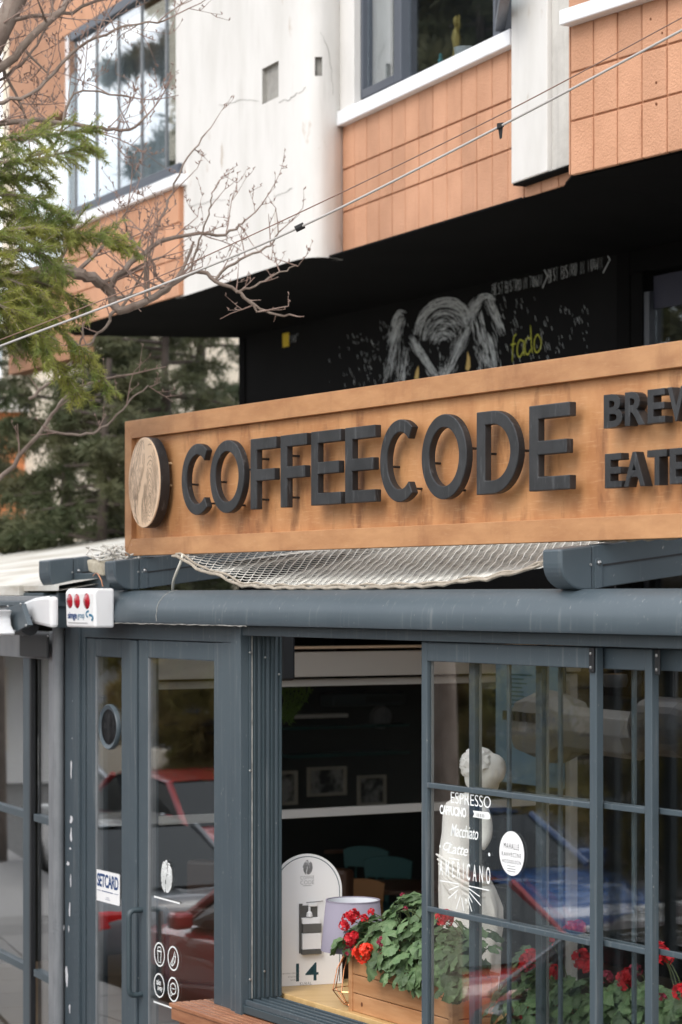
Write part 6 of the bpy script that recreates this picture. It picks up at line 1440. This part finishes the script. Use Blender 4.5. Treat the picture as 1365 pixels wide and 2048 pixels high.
# ------------------------------------------------------------------ street left of the cafe: parked cars, trees and a house mirrored in the glass
def car(xc, yc, rot, paint, label, L_=4.3, hatch=True):
    """parked car in cafe-front coordinates: x along the street, yc across it"""
    F = CF @ turned(xc, yc, rot, -.46-.0209*(-1.9-yc)); t = thing('parked_car', label, 'car', F, group='cars parked in the street')
    hl = L_/2; st = [(-hl,.62,.42,.62),(-hl+.06,.74,.30,.80),(-hl+.5,.82,.22,.92),(-1.15,.86,.20,.98),(-.55,.87,.20,1.0),(.4,.88,.20,1.0),(1.2,.87,.20,1.0),(hl-.45,.85,.24,1.0),(hl-.06,.78,.32,.95),(hl,.70,.42,.80)]
    m = MB()
    for x, hw, zb, zt in st:
        m.v += [Vector((x, s*w2, z)) for s, w2, z in ((-1,hw*.9,zb),(-1,hw,zb+.16),(-1,hw*1.02,(zb+zt)/2+.06),(-1,hw*.97,zt-.05),(-1,hw*.86,zt),(1,hw*.86,zt),(1,hw*.97,zt-.05),(1,hw*1.02,(zb+zt)/2+.06),(1,hw,zb+.16),(1,hw*.9,zb))]
    k = 10; m.f = [(i*k+j, i*k+(j+1) % k, (i+1)*k+(j+1) % k, (i+1)*k+j) for i in range(len(st)-1) for j in range(k)]+[tuple(range(k-1,-1,-1)), tuple(range((len(st)-1)*k, len(st)*k))]
    b = build(m, 'body', paint, t, F, smooth=True); sm = b.modifiers.new('s', 'SUBSURF'); sm.levels = sm.render_levels = 1
    rs = [(-.95,.80,.98),(-.28,.66,1.40),(.45,.66,1.46),(1.15,.64,1.42),(1.95 if hatch else 1.75,.76,1.0)]
    m = MB()
    for x, hw, zt in rs: m.v += [Vector((x,-hw,zt)), Vector((x,-hw*.86,zt+.02)), Vector((x,hw*.86,zt+.02)), Vector((x,hw,zt))]
    m.f = [(i*4+j, i*4+j+1, (i+1)*4+j+1, (i+1)*4+j) for i in range(1, 3) for j in range(3)]; 
    o = build(m, 'roof', paint, t, F, smooth=True)
    sl = .80
    for s in (-1, 1):
        m = MB(); m.add([(-.88,s*sl,.99),(-.26,s*.665,1.37),(.42,s*.665,1.43),(.42,s*sl,1.0)], [(0,1,2,3)]); build(m, 'side_window', 'car_glass', t, F)
        m = MB(); m.add([(.50,s*sl,1.0),(.50,s*.665,1.43),(1.12,s*.645,1.39),(1.62,s*.77,1.02)], [(0,1,2,3)]); build(m, 'side_window', 'car_glass', t, F)
        m = MB()
        for a, c in (((-1.0,s*.81,.98),(-.30,s*.665,1.40)), ((.46,s*.815,1.0),(.46,s*.672,1.45)), ((1.17,s*.65,1.41),(1.78,s*.78,1.0))): m.tube([a, c], .035, 6)
        build(m, 'pillar', paint, t, F)
    m = MB(); m.add([(-.96,-.78,.98),(-.96,.78,.98),(-.29,.62,1.40),(-.29,-.62,1.40)], [(0,1,2,3)]); build(m, 'windscreen', 'car_glass', t, F)
    xr = rs[-1][0]; m = MB(); m.add([(1.17,-.60,1.41),(1.17,.60,1.41),(xr-.04,.74,1.0),(xr-.04,-.74,1.0)], [(0,1,2,3)]); build(m, 'rear_window', 'car_glass', t, F)
    for x in (-hl+.82, hl-.85):
        for s in (-1, 1):
            m = MB(); m.lathe([(.20,-.10),(.31,-.09),(.325,-.05),(.325,.05),(.31,.09),(.20,.10)], 26, (x, s*.80, .32), 'y'); wh = build(m, 'wheel', 'tyre', t, F, smooth=True)
            m = MB(); m.lathe([(.0,-.015),(.05,-.02),(.12,.0),(.20,.012),(.205,.0)], 20, (x, s*.80+s*.09, .32), 'y'); build(m, 'rim', 'rim', wh, F, smooth=True)
    for s in (-1, 1):
        m = MB(); m.box(hl-.20,hl-.02,s*.55-.14,s*.55+.16*(s>0)+.14*(s<0),.70,.86); build(m, 'tail_light', 'lamp_red', t, F, bevel=.03)
        m = MB(); m.box(-hl+.02,-hl+.24,s*.56-.14,s*.56+.14,.60,.74); build(m, 'headlight', 'lamp_clear', t, F, bevel=.03)
        m = MB(); m.box(-.80,-.66,s*.93-.08,s*.93+.08,.98,1.10); build(m, 'mirror', paint, t, F, bevel=.03)
    m = MB(); m.box(hl-.02,hl+.012,-.26,.26,.52,.63); build(m, 'number_plate', 'plate', t, F)
    return t
car(-3.4, -2.95, 0, 'car_red', 'red car parked nearest the cafe door, seen mirrored in it')
car(1.3, -3.05, 180, 'car_black', 'black car parked before the cafe window, seen mirrored in it')
car(-8.2, -2.95, 0, 'car_grey', 'grey car parked behind the near red one, seen mirrored in the wing')
car(-13.0, -2.95, 0, 'car_white', 'white car parked behind the near grey one, seen mirrored in the wing')
car(-7.6, -6.6, 180, 'car_blue', 'blue car across the street, mirrored in the front sash', hatch=False)
car(-12.6, -6.6, 180, 'car_red', 'red car across the street, mirrored in the door')
car(-17.6, -6.5, 180, 'car_silver', 'silver car across the street beyond the far red one')
car(-2.6, -6.7, 0, 'car_white', 'white car across the street opposite the cafe')
def wp3(x, y): q = CF @ Vector((x, y, 0)); return q
def street_tree(x, y, seed, label, top=6.5, spread=2.2, mat='needle_brown'):
    q = wp3(x, y); px = CXP+FPX*q.x/q.y
    return evergreen('street_tree', label, px, q.y, -.47, top, spread, seed, mat, 60, 'trees along the far pavement', .18, 1.1, .016)
street_tree(-5.5, -10.2, 51, 'brown green street tree nearest on the far pavement', 6.5, 2.3)
street_tree(-10.5, -10.4, 52, 'second brown green street tree along the far pavement', 7.2, 2.5)
street_tree(-15.5, -10.2, 53, 'third brown green street tree along the far pavement', 6.6, 2.4)
street_tree(-13.0, -9.6, 55, 'bushy street tree just behind the far red car', 5.2, 2.2)
street_tree(-18.2, -9.7, 56, 'bushy street tree just behind the silver car', 5.4, 2.3)
street_tree(-21.0, -10.3, 54, 'last brown green street tree along the far pavement', 7.4, 2.6)
evergreen('tall_pine', 'tall dark pine across the street mirrored in the upper window', CXP+FPX*(-9.3)/24.2, 24.2, -.03, 15.5, 3.4, 61, 'needle_dark', 90, None, .20, 1.4, .018, .45)
evergreen('tall_pine', 'shorter tall pine beside the first across the street', CXP+FPX*(-8.0)/23.0, 23.0, -.47, 13.5, 3.0, 62, 'needle_dark', 80, None, .20, 1.4, .018, .45)
F = CF @ turned(-14, -15.5, 180, -.47); t = thing('street_house', 'cream apartment house with balconies across the street', 'building', F)
m = MB(); m.box(-16, 22, 0, 8, 0, 5.2); build(m, 'wall', 'far_cream', t, F)
for i in range(12):
    for z in (.9, 3.4):
        x = -14+i*3; m = MB(); m.box(x,x+1.3,-.06,.0,z,z+1.4); wn = build(m, 'window', 'far_white', t, F); m = MB(); m.box(x+.08,x+1.22,-.075,-.055,z+.08,z+1.32); build(m, 'pane', 'far_glass', wn, F)
m = MB(); m.box(-16,22,-1.0,.0,2.55,2.75); build(m, 'balcony', 'far_white', t, F)
m = MB(); m.box(-16,22,-1.0,-.95,3.55,3.60)
for i in range(190): x = -16+i*.2; m.box(x,x+.03,-.99,-.96,2.75,3.55)
build(m, 'balcony_railing', 'far_rail', t, F)
F = CF @ turned(-31, -5, 90, -.5); t = thing('street_house', 'pale apartment house with balconies closing the end of the street', 'building', F)
m = MB(); m.box(-12, 12, 0, 8, 0, 7.5); build(m, 'wall', 'far_white', t, F)
for i in range(8):
    for z in (.6, 3.2, 5.4):
        x = -11+i*2.9; m = MB(); m.box(x,x+1.5,-.06,.0,z,z+1.5); wn = build(m, 'window', 'far_cream', t, F); m = MB(); m.box(x+.08,x+1.42,-.075,-.055,z+.08,z+1.42); build(m, 'pane', 'far_glass', wn, F)
for z in (2.4, 4.8): m = MB(); m.box(-12,12,-1.2,.0,z,z+.5); build(m, 'balcony', 'far_white', t, F)
F = CF @ turned(-12, -12.6, 180, -.47); t = thing('garden_fence', 'dark railing fence along the far pavement', 'fence', F)
m = MB(); m.box(-14,18,-.15,.15,0,.7); build(m, 'plinth', 'far_cream', t, F)
bar = MB(); bar.box(-.012,.012,-.012,.012,.7,1.5); bme = bar.mesh('bar', 'far_rail')
for i in range(200): inst(bme, 'bar', t, F, (-14+i*.16, 0, 0))
m = MB(); m.box(-14,18,-.02,.02,1.5,1.54); build(m, 'top_rail', 'far_rail', t, F)
